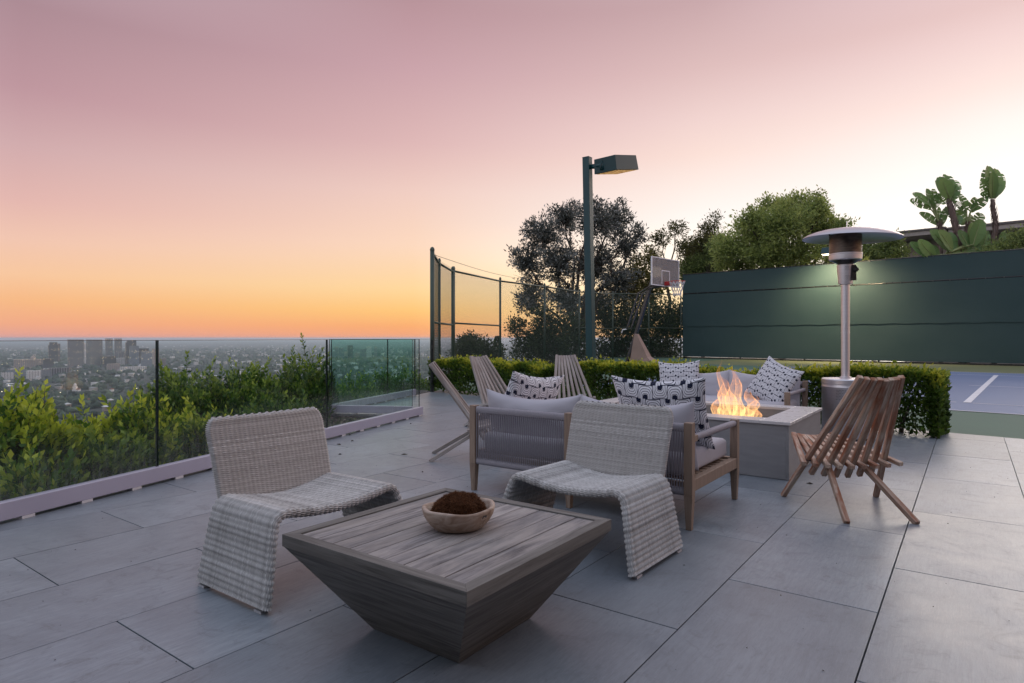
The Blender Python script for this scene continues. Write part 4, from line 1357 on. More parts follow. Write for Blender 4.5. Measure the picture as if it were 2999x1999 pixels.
# lit flood light fixed to the windscreen fence, behind the heater
fy_ = 27.6
fpos = at(2425, 738, 28.2)
fd = thing('flood_light', 'small lit flood light glowing behind the heater head', 'lamp', fpos, math.atan2(dW.y, dW.x))
MB().hexa([Vector((-0.24, -0.26, -0.10)), Vector((0.24, -0.26, -0.10)), Vector((0.24, 0.26, -0.10)), Vector((-0.24, 0.26, -0.10)), Vector((-0.2, -0.2, 0.20)), Vector((0.2, -0.2, 0.20)), Vector((0.2, 0.2, 0.20)), Vector((-0.2, 0.2, 0.20))]).build('housing', M['lamp_green'], fd, bevel=0.01)
M['lamp_lens'] = m_emit('flood_lens', (1.0, 0.80, 0.50), 9.0)
MB().box(-0.2, 0.2, -0.2, 0.2, -0.115, -0.101).build('lens', M['lamp_lens'], fd)
MB().tube([(0, 0.2, 0.05), (0, 1.5, -0.3), (0, 3.05, -0.5)], 0.045, 8).build('bracket', M['lamp_green'], fd, True)
spd = bpy.data.lights.new('flood_beam', 'SPOT'); spd.energy = 1500; spd.color = (1.0, 0.76, 0.45); spd.spot_size = math.radians(150); spd.spot_blend = 0.8; spd.shadow_soft_size = 0.2
spo = bpy.data.objects.new('flood_beam', spd); COL.objects.link(spo); spo.parent = fd; spo.location = (0, 0, -0.14); spo.rotation_euler = (math.radians(32), 0, 0)

# ================================================================== basketball hoop
bc = Vector((4.72, 19.25, 3.13))                       # board centre
bu = Vector((0.70, 0.714, 0)); bn = Vector((0.714, -0.70, 0))
hp = thing('basketball_hoop', 'portable basketball hoop with clear backboard on court', 'basketball hoop', (bc.x - bn.x * 1.55, bc.y - bn.y * 1.55, -0.012), math.atan2(bu.y, bu.x))
# local frame: x along the board, -y towards the court (bn), z up
M['acrylic'] = m_clear('acrylic_board', (0.97, 0.98, 0.98), 1.0, 0.20, (0.88, 0.88, 0.86))
M['gloss_black'] = m_simple('gloss_black', (0.022, 0.022, 0.024), rough=0.14, bump=0, spec=0.9)
M['white_frame'] = m_simple('white_frame', (0.88, 0.87, 0.88), rough=0.5)
M['red'] = m_simple('rim_red', (0.55, 0.03, 0.035), rough=0.4)
M['net'] = m_simple('white_net', (0.72, 0.72, 0.74), rough=0.8)
M['tan'] = m_simple('tan_plastic', (0.30, 0.205, 0.165), (0.25, 0.17, 0.135), 0.55, 5)
by, bz, bw_, bh = -1.55, bc.z, 0.80, 0.43
bd_ = MB().box(-bw_ + 0.03, bw_ - 0.03, by - 0.006, by + 0.006, bz - bh + 0.03, bz + bh - 0.03).build('backboard', M['acrylic'], hp)
for (x0, x1, z0, z1) in ((-bw_, bw_, bz + bh - 0.03, bz + bh), (-bw_, bw_, bz - bh, bz - bh + 0.03), (-bw_, -bw_ + 0.03, bz - bh + 0.0305, bz + bh - 0.0305), (bw_ - 0.03, bw_, bz - bh + 0.0305, bz + bh - 0.0305)):
    MB().box(x0, x1, by - 0.02, by + 0.02, z0, z1).build('board_frame', M['white_frame'], hp)
for (x0, x1, z0, z1) in ((-0.24, 0.24, bz + 0.03, bz + 0.06), (-0.24, -0.205, bz - 0.36, bz + 0.0295), (0.205, 0.24, bz - 0.36, bz + 0.0295)):
    MB().box(x0, x1, by - 0.010, by - 0.0065, z0, z1).build('target_line', M['white_frame'], hp)
for (x0, x1, z0, z1) in ((-0.20, -0.172, bz - 0.40, bz + 0.40), (0.172, 0.20, bz - 0.40, bz + 0.40), (-0.1715, 0.1715, bz - 0.33, bz - 0.29), (-bw_, 0.1, bz - bh - 0.04, bz - bh - 0.002)):
    MB().box(x0, x1, by + 0.022, by + 0.05, z0, z1).build('board_brace', M['black'], hp)
rc = Vector((0.0, by - 0.40, 2.83)); rr0 = 0.228
MB().tube([rc + Vector((rr0 * math.cos(a), rr0 * math.sin(a), 0)) for a in np.linspace(0, 2 * math.pi, 33)], 0.010, 8, False).build('rim', M['red'], hp, True)
MB().box(-0.09, 0.09, by - 0.175, by - 0.011, 2.72, 2.84).build('rim_bracket', M['red'], hp, bevel=0.01)
net = MB(); NS = 12
for i in range(NS):
    for s in (1, -1):
        pts = []
        for j in range(9):
            t = j / 8; a = 2 * math.pi * (i + s * 0.5 * j * 0.5) / NS; r = rr0 * (1 - 0.52 * min(1, t * 1.25) + 0.04 * t)
            pts.append(rc + Vector((r * math.cos(a), r * math.sin(a), -0.44 * t)))
        net.tube(pts, 0.009, 4, False)
o = net.build('net', M['net'], hp); o['kind'] = 'stuff'
# mast: parallel bars leaning back to the ballast
m0 = Vector((-0.03, 0.30, 0.55)); m1 = Vector((0.0, -0.62, 2.72))
for dx in (-0.04, 0.04):
    pass
MB().bar((0, -0.06, 0.06), (0, -1.08, 2.90), 0.10, 0.10, (1, 0, 0)).build('mast', M['gloss_black'], hp, bevel=0.01)
for s in (-1, 1):
    MB().bar((s * 0.12, -0.22, 1.40), (s * 0.12, -0.66, 2.56), 0.035, 0.05, (1, 0, 0)).build('lift_arm', M['gloss_black'], hp)
    MB().bar((s * 0.12, -0.64, 2.53), (s * 0.15, by + 0.05, 2.92), 0.035, 0.05, (1, 0, 0)).build('board_arm', M['gloss_black'], hp)
    MB().bar((s * 0.10, -0.98, 2.66), (s * 0.12, by + 0.05, 2.76), 0.03, 0.05, (1, 0, 0)).build('board_arm', M['gloss_black'], hp)
MB().bar((0.09, -0.47, 1.30), (0.09, -0.58, 1.66), 0.05, 0.06, (1, 0, 0)).build('height_crank', M['white_frame'], hp)
MB().tube([(-0.12, -0.22, 1.40), (-0.12, -0.06, 1.38), (-0.12, -0.02, 1.28)], 0.02, 6).build('handle', M['white_frame'], hp)
bs = MB()
prf = [(0.46, 1.26), (0.56, 1.24), (0.98, 0.52), (1.30, 0.30), (1.38, 0.02), (0.30, 0.02), (0.34, 0.20)]
n = len(prf)
wd = [0.06, 0.07, 0.14, 0.30, 0.36, 0.30, 0.20]
bs.poly([(-w, -y, z) for (y, z), w in zip(prf, wd)] + [(w, -y, z) for (y, z), w in zip(prf, wd)], [tuple(range(n)), tuple(range(2 * n - 1, n - 1, -1))] + [(i, n + i, n + (i + 1) % n, (i + 1) % n) for i in range(n)])
bs.build('ballast_base', M['tan'], hp, bevel=0.02, seg=3)
for s in (-1, 1):
    MB().tube([(s * 0.24, -0.10, 0.09), (s * 0.30, -0.10, 0.09)], 0.09, 14).build('wheel', M['black'], hp)

# ================================================================== foliage tools
def leaf_batch(P, D, size, aspect=0.42, fold=0.18, tint=None, curl=0.0):
    """P points, D directions, one folded leaf of four corners at each"""
    n = len(P)
    D = D / (np.linalg.norm(D, axis=1, keepdims=True) + 1e-9)
    R_ = rng.normal(size=(n, 3)); S_ = np.cross(D, R_); S_ /= (np.linalg.norm(S_, axis=1, keepdims=True) + 1e-9)
    N_ = np.cross(S_, D)
    sz = np.asarray(size).reshape(-1, 1) * np.ones((n, 1))
    base = P; tip = P + D * sz - N_ * sz * curl
    mid = P + D * sz * 0.48 - N_ * sz * fold * 0.5
    lft = mid + S_ * sz * aspect * 0.5; rgt = mid - S_ * sz * aspect * 0.5
    Vv = np.stack([base, lft, tip, rgt], 1).reshape(-1, 3)
    i = np.arange(n)[:, None] * 4
    Ff = np.concatenate([i + np.array([[0, 1, 2]]), i + np.array([[0, 2, 3]])], 1).reshape(-1, 3)
    T = np.repeat(tint if tint is not None else rng.random(n), 4)
    return Vv, Ff, T


def twig_cloud(lobes, n_twigs, per_twig, twig_r, shell=0.55, up=0.4):
    """points in clusters through a set of ellipsoid lobes (x,y,z,rx,ry,rz)"""
    lob = np.array(lobes, float)
    w = lob[:, 3] * lob[:, 4] * lob[:, 5]; w = w ** 0.75; w /= w.sum()
    pick = rng.choice(len(lob), n_twigs, p=w)
    d = rng.normal(size=(n_twigs, 3)); d /= np.linalg.norm(d, axis=1, keepdims=True)
    r = (shell + (1 - shell) * rng.random(n_twigs)) * (0.80 + 0.30 * rng.random(n_twigs))
    inner = rng.random(n_twigs) < 0.25
    r = np.where(inner, rng.random(n_twigs) * shell, r)
    C = lob[pick, :3] + d * r[:, None] * lob[pick, 3:6]
    out = d * 1.0 + np.array([0, 0, up])
    idx = np.repeat(np.arange(n_twigs), per_twig)
    P = C[idx] + rng.normal(size=(len(idx), 3)) * twig_r
    D = out[idx] + rng.normal(size=(len(idx), 3)) * 0.8
    tw = rng.random(n_twigs)
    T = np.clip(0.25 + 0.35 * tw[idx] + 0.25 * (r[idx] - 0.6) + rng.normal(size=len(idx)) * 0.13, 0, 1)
    return P, D, T, C


def limb(mb, a, b, r0, r1, wig=0.12, n=6, sides=6):
    a = Vector(a); b = Vector(b); L = (b - a).length; pts = []
    for i in range(n):
        t = i / (n - 1); p = a.lerp(b, t)
        if 0 < i < n - 1: p = p + Vector((random.gauss(0, wig), random.gauss(0, wig), random.gauss(0, wig * 0.4))) * L * 0.25
        pts.append(p)
    mb.tube(pts, [r0 + (r1 - r0) * i / (n - 1) for i in range(n)], sides, False)
    return pts


def make_tree(name, label, cat, base, lobes, n_twigs, per_twig, twig_r, leaf, mat, trunk_r, group=None, tint_shift=0.0, aspect=0.42, bark='bark', stems=1, twigs=True, shell=0.55, fork=0.35):
    bx_, by_, bz_ = base
    t = thing(name, label, cat, base, 0, group)
    L = [(l[0] - bx_, l[1] - by_, l[2] - bz_, l[3], l[4], l[5]) for l in lobes]
    tr = MB()
    zc = min(l[2] - l[5] * 0.3 for l in L)
    hub = Vector((0, 0, max(0.2, zc * fork + 0.1)))
    for s in range(stems):
        o_ = Vector((random.uniform(-.2, .2), random.uniform(-.2, .2), 0)) * (stems > 1) * 3
        limb(tr, o_ - Vector((0, 0, 0.4)), hub + o_, trunk_r * 1.15, trunk_r * 0.85, 0.08, 5, 9)
    for l in L:
        c = Vector(l[:3])
        pts = limb(tr, hub, c, trunk_r * 0.6, trunk_r * 0.16, 0.18, 7, 6)
        for k in range(4 if twigs else 0):
            d = Vector((random.gauss(0, 1), random.gauss(0, 1), random.gauss(0.5, 1))).normalized()
            limb(tr, pts[random.randint(2, 6)], c + Vector((d.x * l[3], d.y * l[4], d.z * l[5])) * 0.85, trunk_r * 0.16, trunk_r * 0.03, 0.14, 5, 4)
    tr.build('trunk', M[bark], t, True)
    P, D, T, C = twig_cloud(L, n_twigs, per_twig, twig_r, shell)
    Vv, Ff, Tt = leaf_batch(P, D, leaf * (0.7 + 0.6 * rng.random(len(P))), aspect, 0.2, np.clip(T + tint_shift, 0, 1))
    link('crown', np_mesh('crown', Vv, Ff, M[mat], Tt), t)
    return t


# ================================================================== clipped hedge
H0, H1 = Vector((-1.72, 12.91, 0)), Vector((4.66, 6.83, 0))
hd = (H1 - H0); HL = hd.length; hd /= HL
hg = thing('clipped_hedge', 'low clipped box hedge along the far edge of deck', 'hedge', H0, math.atan2(hd.y, hd.x))
HW, HH = 0.56, 0.62
def hedge_top(x): return HH + 0.045 * math.sin(x * 1.7) + 0.09 * mnoise.noise(Vector((x * 2.1, 0, 1))) + 0.06 * (x / HL)
stm = MB()
for i in range(26):
    x = 0.15 + i * (HL - 0.3) / 25 + random.uniform(-0.1, 0.1); y = HW * random.uniform(0.25, 0.6)
    s = MB(); r0 = random.uniform(0.014, 0.030)
    limb(s, (x, y, -0.03), (x + random.uniform(-.12, .12), y + random.uniform(-.1, .1), 0.42), r0, r0 * 0.6, 0.12, 5, 7)
    for k in range(7):
        b = Vector((x, y, random.uniform(0.12, 0.42)))
        limb(s, b, b + Vector((random.uniform(-.24, .24), random.uniform(-.26, .26), random.uniform(0.1, 0.30))), 0.008, 0.003, 0.1, 4, 4)
    s.build('stem', M['stem'], hg, True)
NL = 46000
X = rng.random(NL) * HL; face = rng.random(NL)
Y = np.where(face < 0.42, np.abs(rng.normal(0, 0.05, NL)), np.where(face < 0.58, HW - np.abs(rng.normal(0, 0.06, NL)), rng.random(NL) * HW))
topz = np.array([hedge_top(x) for x in X])
Z = np.where((face >= 0.58) & (face < 0.90), topz - np.abs(rng.normal(0, 0.055, NL)), rng.random(NL) ** 0.75 * topz)
# right hand end
e_ = rng.random(NL) < 0.05
X = np.where(e_, HL - np.abs(rng.normal(0, 0.06, NL)), X); Y = np.where(e_, rng.random(NL) * HW, Y); Z = np.where(e_, rng.random(NL) * topz, Z)
# thin, patchy gaps low on the sides
gap = np.array([mnoise.noise(Vector((x * 1.6, y * 2, z * 3.2))) for x, y, z in zip(X, Y, Z)])
keep = (gap < 0.30) | (Z > topz - 0.16)
X, Y, Z, topz = X[keep], Y[keep], Z[keep], topz[keep]
shoot = rng.random(len(X)) < 0.05
Z = np.where(shoot & (Z > topz - 0.1), Z + rng.random(len(X)) * 0.09, Z)
P = np.stack([X, Y, Z], 1); D = np.stack([rng.normal(0, .5, len(X)), np.where(Y < 0.1, -0.8, np.where(Y > HW - 0.1, 0.8, 0)) + rng.normal(0, .5, len(X)), 0.7 + rng.normal(0, .4, len(X))], 1)
cl = np.array([mnoise.noise(Vector((x * 3.1, y * 3, z * 3 + 7))) for x, y, z in P])
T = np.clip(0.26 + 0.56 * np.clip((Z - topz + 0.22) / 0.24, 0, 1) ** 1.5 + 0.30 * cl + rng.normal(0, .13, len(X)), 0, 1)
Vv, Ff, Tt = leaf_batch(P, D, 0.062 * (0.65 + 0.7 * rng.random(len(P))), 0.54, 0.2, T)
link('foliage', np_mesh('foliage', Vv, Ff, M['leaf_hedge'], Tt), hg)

# ================================================================== shrubs beyond the glass
def make_shrub(label, cx_, cy_, rx, ry, ztop, zlow, n_shoot, leaf, bright=0.0, group='shrubs below the glass railing', dense=1.0, mat='leaf_bright', spire=0.25):
    gz = ground_z(cx_, cy_)
    t = thing('leafy_shrub', label, 'shrub', (cx_, cy_, gz), 0, group)
    H_ = ztop - gz
    st = MB(); Ps = []; Ds = []; Ts = []
    nclump = max(7, n_shoot // 38); clumps = []
    for c_ in range(nclump):
        a = random.uniform(0, 2 * math.pi); q = math.sqrt(random.random()) * 0.92
        clumps.append((q * math.cos(a), q * math.sin(a), random.uniform(0.70, 1.06), random.uniform(-0.12, 0.12)))
    for i in range(n_shoot):
        kx, ky, kh, kt = clumps[random.randrange(nclump)]
        x = kx + random.gauss(0, 0.17); y = ky + random.gauss(0, 0.17); q = min(0.97, math.hypot(x, y))
        x *= rx; y *= ry
        env = (1 - q ** 2.6) ** 0.6 * kh * math.exp(-((x / rx - kx) ** 2 + (y / ry - ky) ** 2) / 0.35)
        lo = zlow - gz
        zt = lo + (H_ - lo) * env * random.uniform(0.60, 0.95) * (1.0 if random.random() > 0.10 else 1.16)
        depth = random.random()
        L = random.uniform(0.16, 0.40) * (1 + spire * random.random())
        zt = zt - (0 if random.random() < 0.42 else random.random() ** 1.2 * max(0.1, zt - 0.1))
        tip = Vector((x, y, max(0.15, zt)))
        d = Vector((x / rx * 0.8 + random.gauss(0, .34), y / ry * 0.8 + random.gauss(0, .34), 1)).normalized()
        b = tip - d * L
        if i % 3 == 0: st.tube([b, tip], [0.004, 0.0012], 3, False)
        nl = int(max(6, L / 0.018) * dense)
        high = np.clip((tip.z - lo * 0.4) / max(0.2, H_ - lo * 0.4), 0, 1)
        for k in range(nl):
            f = k / (nl - 1)
            an = k * 2.4 + i
            o_ = d.orthogonal().normalized(); o_.rotate(Matrix.Rotation(an, 3, d))
            p = b + d * (L * f)
            dl = (o_ * (1.0 - 0.55 * f) + d * (0.35 + 0.9 * f))
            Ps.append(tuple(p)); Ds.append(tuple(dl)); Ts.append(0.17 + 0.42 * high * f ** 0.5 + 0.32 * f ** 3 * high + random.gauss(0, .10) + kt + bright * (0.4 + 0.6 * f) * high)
    nb = 10
    for k in range(nb):
        a = 2 * math.pi * k / nb
        limb(st, (0, 0, -0.2), (0.75 * rx * math.cos(a), 0.75 * ry * math.sin(a), max(0.4, (zlow - gz) * 0.9 + 0.35 * (ztop - zlow) * random.random())), 0.022, 0.006, 0.14, 6, 5)
    st.build('stems', M['twig'], t, True)
    P = np.array(Ps); D = np.array(Ds); Ts = np.array(Ts)
    wx, wy = P[:, 0] + cx_, P[:, 1] + cy_
    out_a = (wx - A1.x) * nA.x + (wy - A1.y) * nA.y
    out_c = (wx - B1.x) * nC.x + (wy - B1.y) * nC.y
    ok_ = np.where(wy < 9.0, out_a > 0.13, out_c > 0.13)
    P, D, Ts = P[ok_], D[ok_], Ts[ok_]
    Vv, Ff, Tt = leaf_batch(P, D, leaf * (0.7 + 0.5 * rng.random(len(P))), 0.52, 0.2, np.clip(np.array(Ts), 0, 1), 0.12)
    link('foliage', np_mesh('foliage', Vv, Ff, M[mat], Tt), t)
    return t


def shrub_at(label, px, py_top, y, rx, ry, drop, n, leaf, bright=0.0, **kw):
    p = at(px, py_top, y)
    return make_shrub(label, p.x, p.y, rx, ry, p.z, p.z - drop, n, leaf, bright, **kw)


shrub_at('tall yellow green shrub rising at the left edge behind glass', 45, 1065, 4.75, 0.50, 0.45, 1.0, 979, 0.068, 0.22)
shrub_at('low shrub pressed to the glass under the white church tower', 225, 1185, 5.15, 0.50, 0.42, 0.75, 644, 0.066, 0.06)
shrub_at('dark low shrub at bottom left corner of the glass', 95, 1290, 4.2, 0.40, 0.36, 0.62, 532, 0.064, -0.02)
shrub_at('pointed low shrub just left of the first glass joint', 425, 1135, 5.6, 0.50, 0.42, 0.8, 728, 0.065, 0.10)
shrub_at('low bright shrub between the skyline and the first glass joint', 315, 1215, 5.35, 0.40, 0.36, 0.60, 503, 0.065, 0.12)
shrub_at('upright bright shrub right behind the tall wicker back', 600, 1150, 6.2, 0.42, 0.40, 0.72, 532, 0.065, 0.10)
shrub_at('shadowed shrub between first glass joint and wicker back', 500, 1240, 5.9, 0.42, 0.40, 0.55, 448, 0.064, -0.05)
shrub_at('broad green bush at the left of the far shrub bank', 560, 1045, 8.3, 0.85, 0.8, 1.2, 1680, 0.066, 0.02, dense=0.9, mat='leaf_deep')
shrub_at('broad green bush in the middle of the far shrub bank', 725, 1030, 8.9, 0.90, 0.8, 1.2, 1680, 0.066, 0.06, dense=0.9, mat='leaf_deep')
shrub_at('tall twiggy bush at the right of the far shrub bank', 890, 985, 9.2, 0.62, 0.7, 1.4, 1330, 0.064, 0.02, dense=0.9, spire=0.8, mat='leaf_deep')
shrub_at('dark bush filling the gap above the wicker back', 800, 1120, 8.0, 0.75, 0.6, 0.9, 868, 0.066, -0.08, dense=0.9, mat='leaf_deep')
shrub_at('round bush seen through the doubled green glass', 1020, 1060, 12.6, 0.95, 0.9, 1.4, 1400, 0.062, 0.0, dense=0.8)
shrub_at('wide bush behind the far glass railing near gate', 1165, 1045, 14.6, 1.1, 1.0, 1.5, 1400, 0.066, 0.0, dense=0.8)

shrub_at('small green shrub filling the dip left of the white church', 140, 1205, 4.95, 0.36, 0.36, 0.7, 380, 0.06, 0.05)
shrub_at('small dark shrub in the dip right of the white church', 275, 1225, 4.95, 0.38, 0.36, 0.7, 380, 0.06, -0.02, mat='leaf_deep')
shrub_at('low deep green shrub against the first glass joint', 375, 1235, 5.2, 0.38, 0.36, 0.6, 380, 0.058, 0.0, mat='leaf_deep')

# ================================================================== trees round the court
def lobes_px(spec, y, dep=1.0):
    """(px, py, radius in px across, radius in px up) at depth y -> lobes in metres"""
    out = []
    for i, (px, py, rw, rh) in enumerate(spec):
        yy = y + dep * math.sin(i * 2.3)
        p = at(px, py, yy); k = yy / F_PX
        out.append((p.x, p.y, p.z, rw * k, 0.5 * (rw + rh) * k, rh * k))
    return out


TG = 'trees beyond the court fence'
b = at(1690, 989, 36.0)
make_tree('silver_leaved_tree', 'big silver grey leaved tree standing behind the light pole', 'tree', (b.x, b.y, -0.3),
          lobes_px([(1590, 690, 62, 75), (1655, 640, 58, 62), (1745, 640, 62, 72), (1800, 640, 50, 68), (1545, 770, 62, 70), (1640, 770, 75, 75), (1745, 775, 75, 75), (1830, 720, 48, 60), (1810, 830, 62, 62), (1560, 870, 58, 48), (1660, 880, 70, 60), (1540, 895, 36, 28), (1870, 690, 24, 34)], 36.0, 1.2),
          1250, 24, 0.13, 0.20, 'leaf_silver', 0.20, TG, 0.12, 0.34, fork=0.5, shell=0.35)
b = at(1640, 989, 33.0)
make_tree('dark_bush', 'dark bushy tree low under the silver leaved tree', 'tree', (b.x, b.y, -0.8), lobes_px([(1600, 990, 72, 62), (1545, 1020, 55, 48), (1680, 985, 70, 72), (1640, 1040, 90, 40), (1520, 960, 30, 28), (1590, 930, 40, 30)], 33.0, 0.8), 700, 18, 0.17, 0.17, 'leaf_dark', 0.12, TG, 0.05)
b = at(1850, 989, 36.5)
make_tree('dark_bush', 'dark green understorey tree behind the basketball mast', 'tree', (b.x, b.y, -0.4), lobes_px([(1780, 950, 80, 80), (1860, 960, 85, 80), (1940, 960, 70, 80), (1800, 1030, 90, 40), (1920, 1030, 90, 40), (1990, 930, 50, 55), (1760, 890, 40, 40)], 36.8, 0.6), 1100, 18, 0.18, 0.18, 'leaf_dark', 0.13, TG, 0.02)
b = at(1880, 989, 38.5)
make_tree('olive_leaved_tree', 'yellow olive leaved tree left of the backboard', 'tree', (b.x, b.y, -0.3), lobes_px([(1870, 800, 42, 55), (1850, 860, 48, 45), (1905, 850, 45, 60), (1895, 760, 28, 35), (1830, 870, 34, 30)], 38.5, 0.8), 360, 15, 0.16, 0.19, 'leaf_olive', 0.11, TG, 0.12)
b = at(1950, 989, 40.0)
make_tree('sparse_tree', 'sparse open crowned tree above the backboard', 'tree', (b.x, b.y, -0.3), lobes_px([(1930, 700, 36, 28), (1985, 670, 34, 22), (2005, 720, 28, 30), (1915, 745, 26, 22)], 40.0, 0.8), 150, 13, 0.15, 0.17, 'leaf_olive', 0.11, TG, -0.05, fork=0.75)
b = at(2060, 989, 41.0)
make_tree('sparse_tree', 'twiggy tree between backboard and big green crown', 'tree', (b.x, b.y, -0.3), lobes_px([(2075, 670, 26, 20), (2095, 640, 16, 18), (2060, 720, 34, 30), (2030, 740, 34, 40), (2095, 720, 34, 40), (2070, 770, 50, 34)], 41.0, 0.8), 560, 15, 0.17, 0.17, 'leaf_olive', 0.11, TG, -0.06, fork=0.7)
b = at(2010, 989, 38.0)
make_tree('dark_bush', 'brownish bush at the left end of the windscreen', 'tree', (b.x, b.y, -0.3), lobes_px([(2030, 790, 50, 40), (2080, 770, 40, 45), (2110, 730, 36, 40)], 39.5, 0.6), 800, 16, 0.17, 0.17, 'leaf_green', 0.11, TG, -0.10)
b = at(2290, 989, 36.0)
make_tree('spreading_tree', 'broad bright green tree spilling over the windscreen', 'tree', (b.x, b.y, -0.3),
          lobes_px([(2140, 730, 62, 50), (2220, 690, 80, 75), (2300, 660, 75, 78), (2370, 640, 62, 62), (2420, 680, 52, 50), (2390, 610, 46, 36), (2330, 600, 50, 34), (2200, 640, 46, 34), (2260, 750, 90, 48), (2160, 775, 70, 30), (2350, 745, 80, 45), (2440, 730, 60, 42), (2250, 600, 30, 22), (2470, 670, 26, 34), (2395, 575, 22, 20)], 34.2, 1.3),
          1900, 22, 0.17, 0.18, 'leaf_green', 0.22, TG, 0.24, fork=0.55, shell=0.45)
b = at(2560, 989, 31.5)
make_tree('low_bush', 'pale green bush between heater dome and house wall', 'tree', (b.x, b.y, 0.5), lobes_px([(2540, 735, 40, 42), (2590, 725, 42, 34), (2510, 760, 36, 30), (2560, 770, 60, 26), (2620, 705, 26, 20), (2630, 755, 36, 30), (2600, 735, 34, 32)], 31.0, 0.5), 560, 16, 0.15, 0.15, 'leaf_green', 0.09, TG, 0.0)
b = at(2960, 989, 26.6)
make_tree('low_bush', 'pale green bush at the right edge above the windscreen', 'tree', (b.x, b.y, 0.5), lobes_px([(2940, 728, 40, 28), (2990, 705, 44, 34), (2900, 745, 30, 14), (3050, 690, 60, 40)], 26.6, 0.4), 360, 15, 0.14, 0.13, 'leaf_green', 0.09, TG, 0.0)
b = at(1380, 989, 46.0)
make_tree('dark_bush', 'dark round silhouetted bush seen through the side fence mesh', 'tree', (b.x, b.y, -6), lobes_px([(1385, 1010, 46, 24), (1360, 1035, 40, 22), (1425, 1030, 52, 26), (1400, 1055, 80, 26)], 46.0, 0.6), 420, 14, 0.22, 0.24, 'leaf_dark', 0.15, TG, 0.0)
b = at(1380, 989, 70.0)
make_tree('dark_bush', 'small dark domed tree on the skyline behind the mesh', 'tree', (b.x, b.y, -9), lobes_px([(1375, 995, 22, 14), (1350, 1003, 16, 10), (1398, 1000, 16, 10)], 70.0, 0.6), 130, 14, 0.24, 0.26, 'leaf_dark', 0.2, TG, -0.1)
b = at(1456, 1060, 60.0)
cf = thing('conifer', 'small pointed conifer silhouetted against the orange sky', 'tree', (b.x, b.y, -5), 0, TG)
MB().tube([(0, 0, 0), (0, 0, 6.0)], [0.16, 0.03], 7).build('trunk', M['bark'], cf, True)
Pc = []; Dc = []
for i in range(2600):
    f = random.random() ** 0.8; z = 2.0 + f * 4.3; a = random.uniform(0, 6.28); tier = 0.75 + 0.5 * abs(math.sin(z * 5.2)); r = (1 - f) * 1.15 * tier * random.uniform(0.3, 1) + 0.03
    Pc.append((r * math.cos(a), r * math.sin(a), z - 0.25 * r)); Dc.append((math.cos(a), math.sin(a), -0.2 + random.gauss(0, .3)))
Vv, Ff, Tt = leaf_batch(np.array(Pc), np.array(Dc), 0.24, 0.3, 0.1, np.clip(rng.normal(0.3, .15, len(Pc)), 0, 1))
link('crown', np_mesh('crown', Vv, Ff, M['leaf_dark'], Tt), cf)

# ================================================================== house beyond the windscreen
M['stucco'] = m_simple('cream_stucco', (0.46, 0.40, 0.37), (0.42, 0.37, 0.34), 0.85, 6)
M['fascia'] = m_simple('painted_fascia', (0.44, 0.385, 0.355), rough=0.6)
M['soffit'] = m_simple('soffit', (0.20, 0.175, 0.165), rough=0.8)
M['roofing'] = m_simple('roofing', (0.16, 0.14, 0.135), rough=0.85)
M['win_dark'] = m_simple('house_window_glass', (0.03, 0.035, 0.04), rough=0.12)
hz = Vector((21.8, 36.0, 0))
hs = thing('flat_roofed_house', 'cream single storey house with wide flat eaves', 'house', hz, math.atan2(CD.y, CD.x))
MB().box(0.35, 15, 1.2, 8, -0.3, 6.70).build('wall', M['stucco'], hs)
MB().box(0.0, 2.7, -0.9, 9, 6.72, 6.96).build('fascia', M['fascia'], hs, bevel=0.01)
MB().box(-0.06, 2.76, -0.96, 9.06, 6.962, 7.06).build('roof_edge', M['roofing'], hs)
MB().box(2.765, 16, -0.35, 9.06, 6.72, 6.96).build('fascia', M['fascia'], hs, bevel=0.01)
MB().box(2.767, 16.06, -0.41, 9.06, 6.962, 7.08).build('roof_edge', M['roofing'], hs)
for x in (2.6, 4.0, 6.2):
    w = MB().box(x, x + 0.9, 1.16, 1.199, 4.2, 6.2).build('window', M['win_dark'], hs)
    for k in range(3): MB().box(x + 0.28 * k + 0.02, x + 0.28 * k + 0.06, 1.13, 1.159, 4.2, 6.2).build('mullion', M['fascia'], w)
for x in (0.7, 1.5): MB().tube([(x, 1, 7.06), (x, 1, 7.35)], 0.06, 8).build('vent_pipe', M['roofing'], hs)

# ================================================================== giant bird of paradise plants
def paddle(mb_lists, base, dirv, nrm, L, Wd, torn, seed, bend=0.15):
    """one big leaf: midrib with two halves, the blade split into strips where the wind has torn it"""
    Vv, Ff, Tt = mb_lists
    d = Vector(dirv).normalized(); n = (Vector(nrm) - d * Vector(nrm).dot(d)).normalized(); s = d.cross(n)
    rnd = random.Random(seed); strips = 16
    shade = rnd.uniform(0.3, 0.7)
    for side in (1, -1):
        grp = 0; 
        k = 0
        while k < strips:
            m_ = rnd.choice((1, 2)) if rnd.random() < torn else rnd.choice((3, 4, 6))
            k2 = min(strips, k + m_)
            twist = rnd.gauss(0, 0.10) if torn > 0.2 else rnd.gauss(0, 0.03)
            gap = 0.012 * (1 if torn > 0.2 else 0.3)
            for j in range(k, k2):
                q = []
                for f in (j / strips + (gap if j == k else 0), (j + 1) / strips - (gap if j == k2 - 1 else 0)):
                    w = Wd * 0.5 * (math.sin(math.pi * min(1, 0.06 + f * 0.92)) ** 0.62)
                    mid = Vector(base) + d * (L * f) - n * (bend * L * f * f)
                    lag = d * (w * 0.28)
                    out = mid + s * side * w + lag * 0.4 + n * (w * (0.22 + twist))
                    q.append((mid, out))
                b = len(Vv); Vv += [tuple(q[0][0]), tuple(q[0][1]), tuple(q[1][1]), tuple(q[1][0])]
                Ff.append((b, b + 1, b + 2, b + 3)); Tt += [shade + 0.1, shade, shade, shade + 0.1]
            k = k2


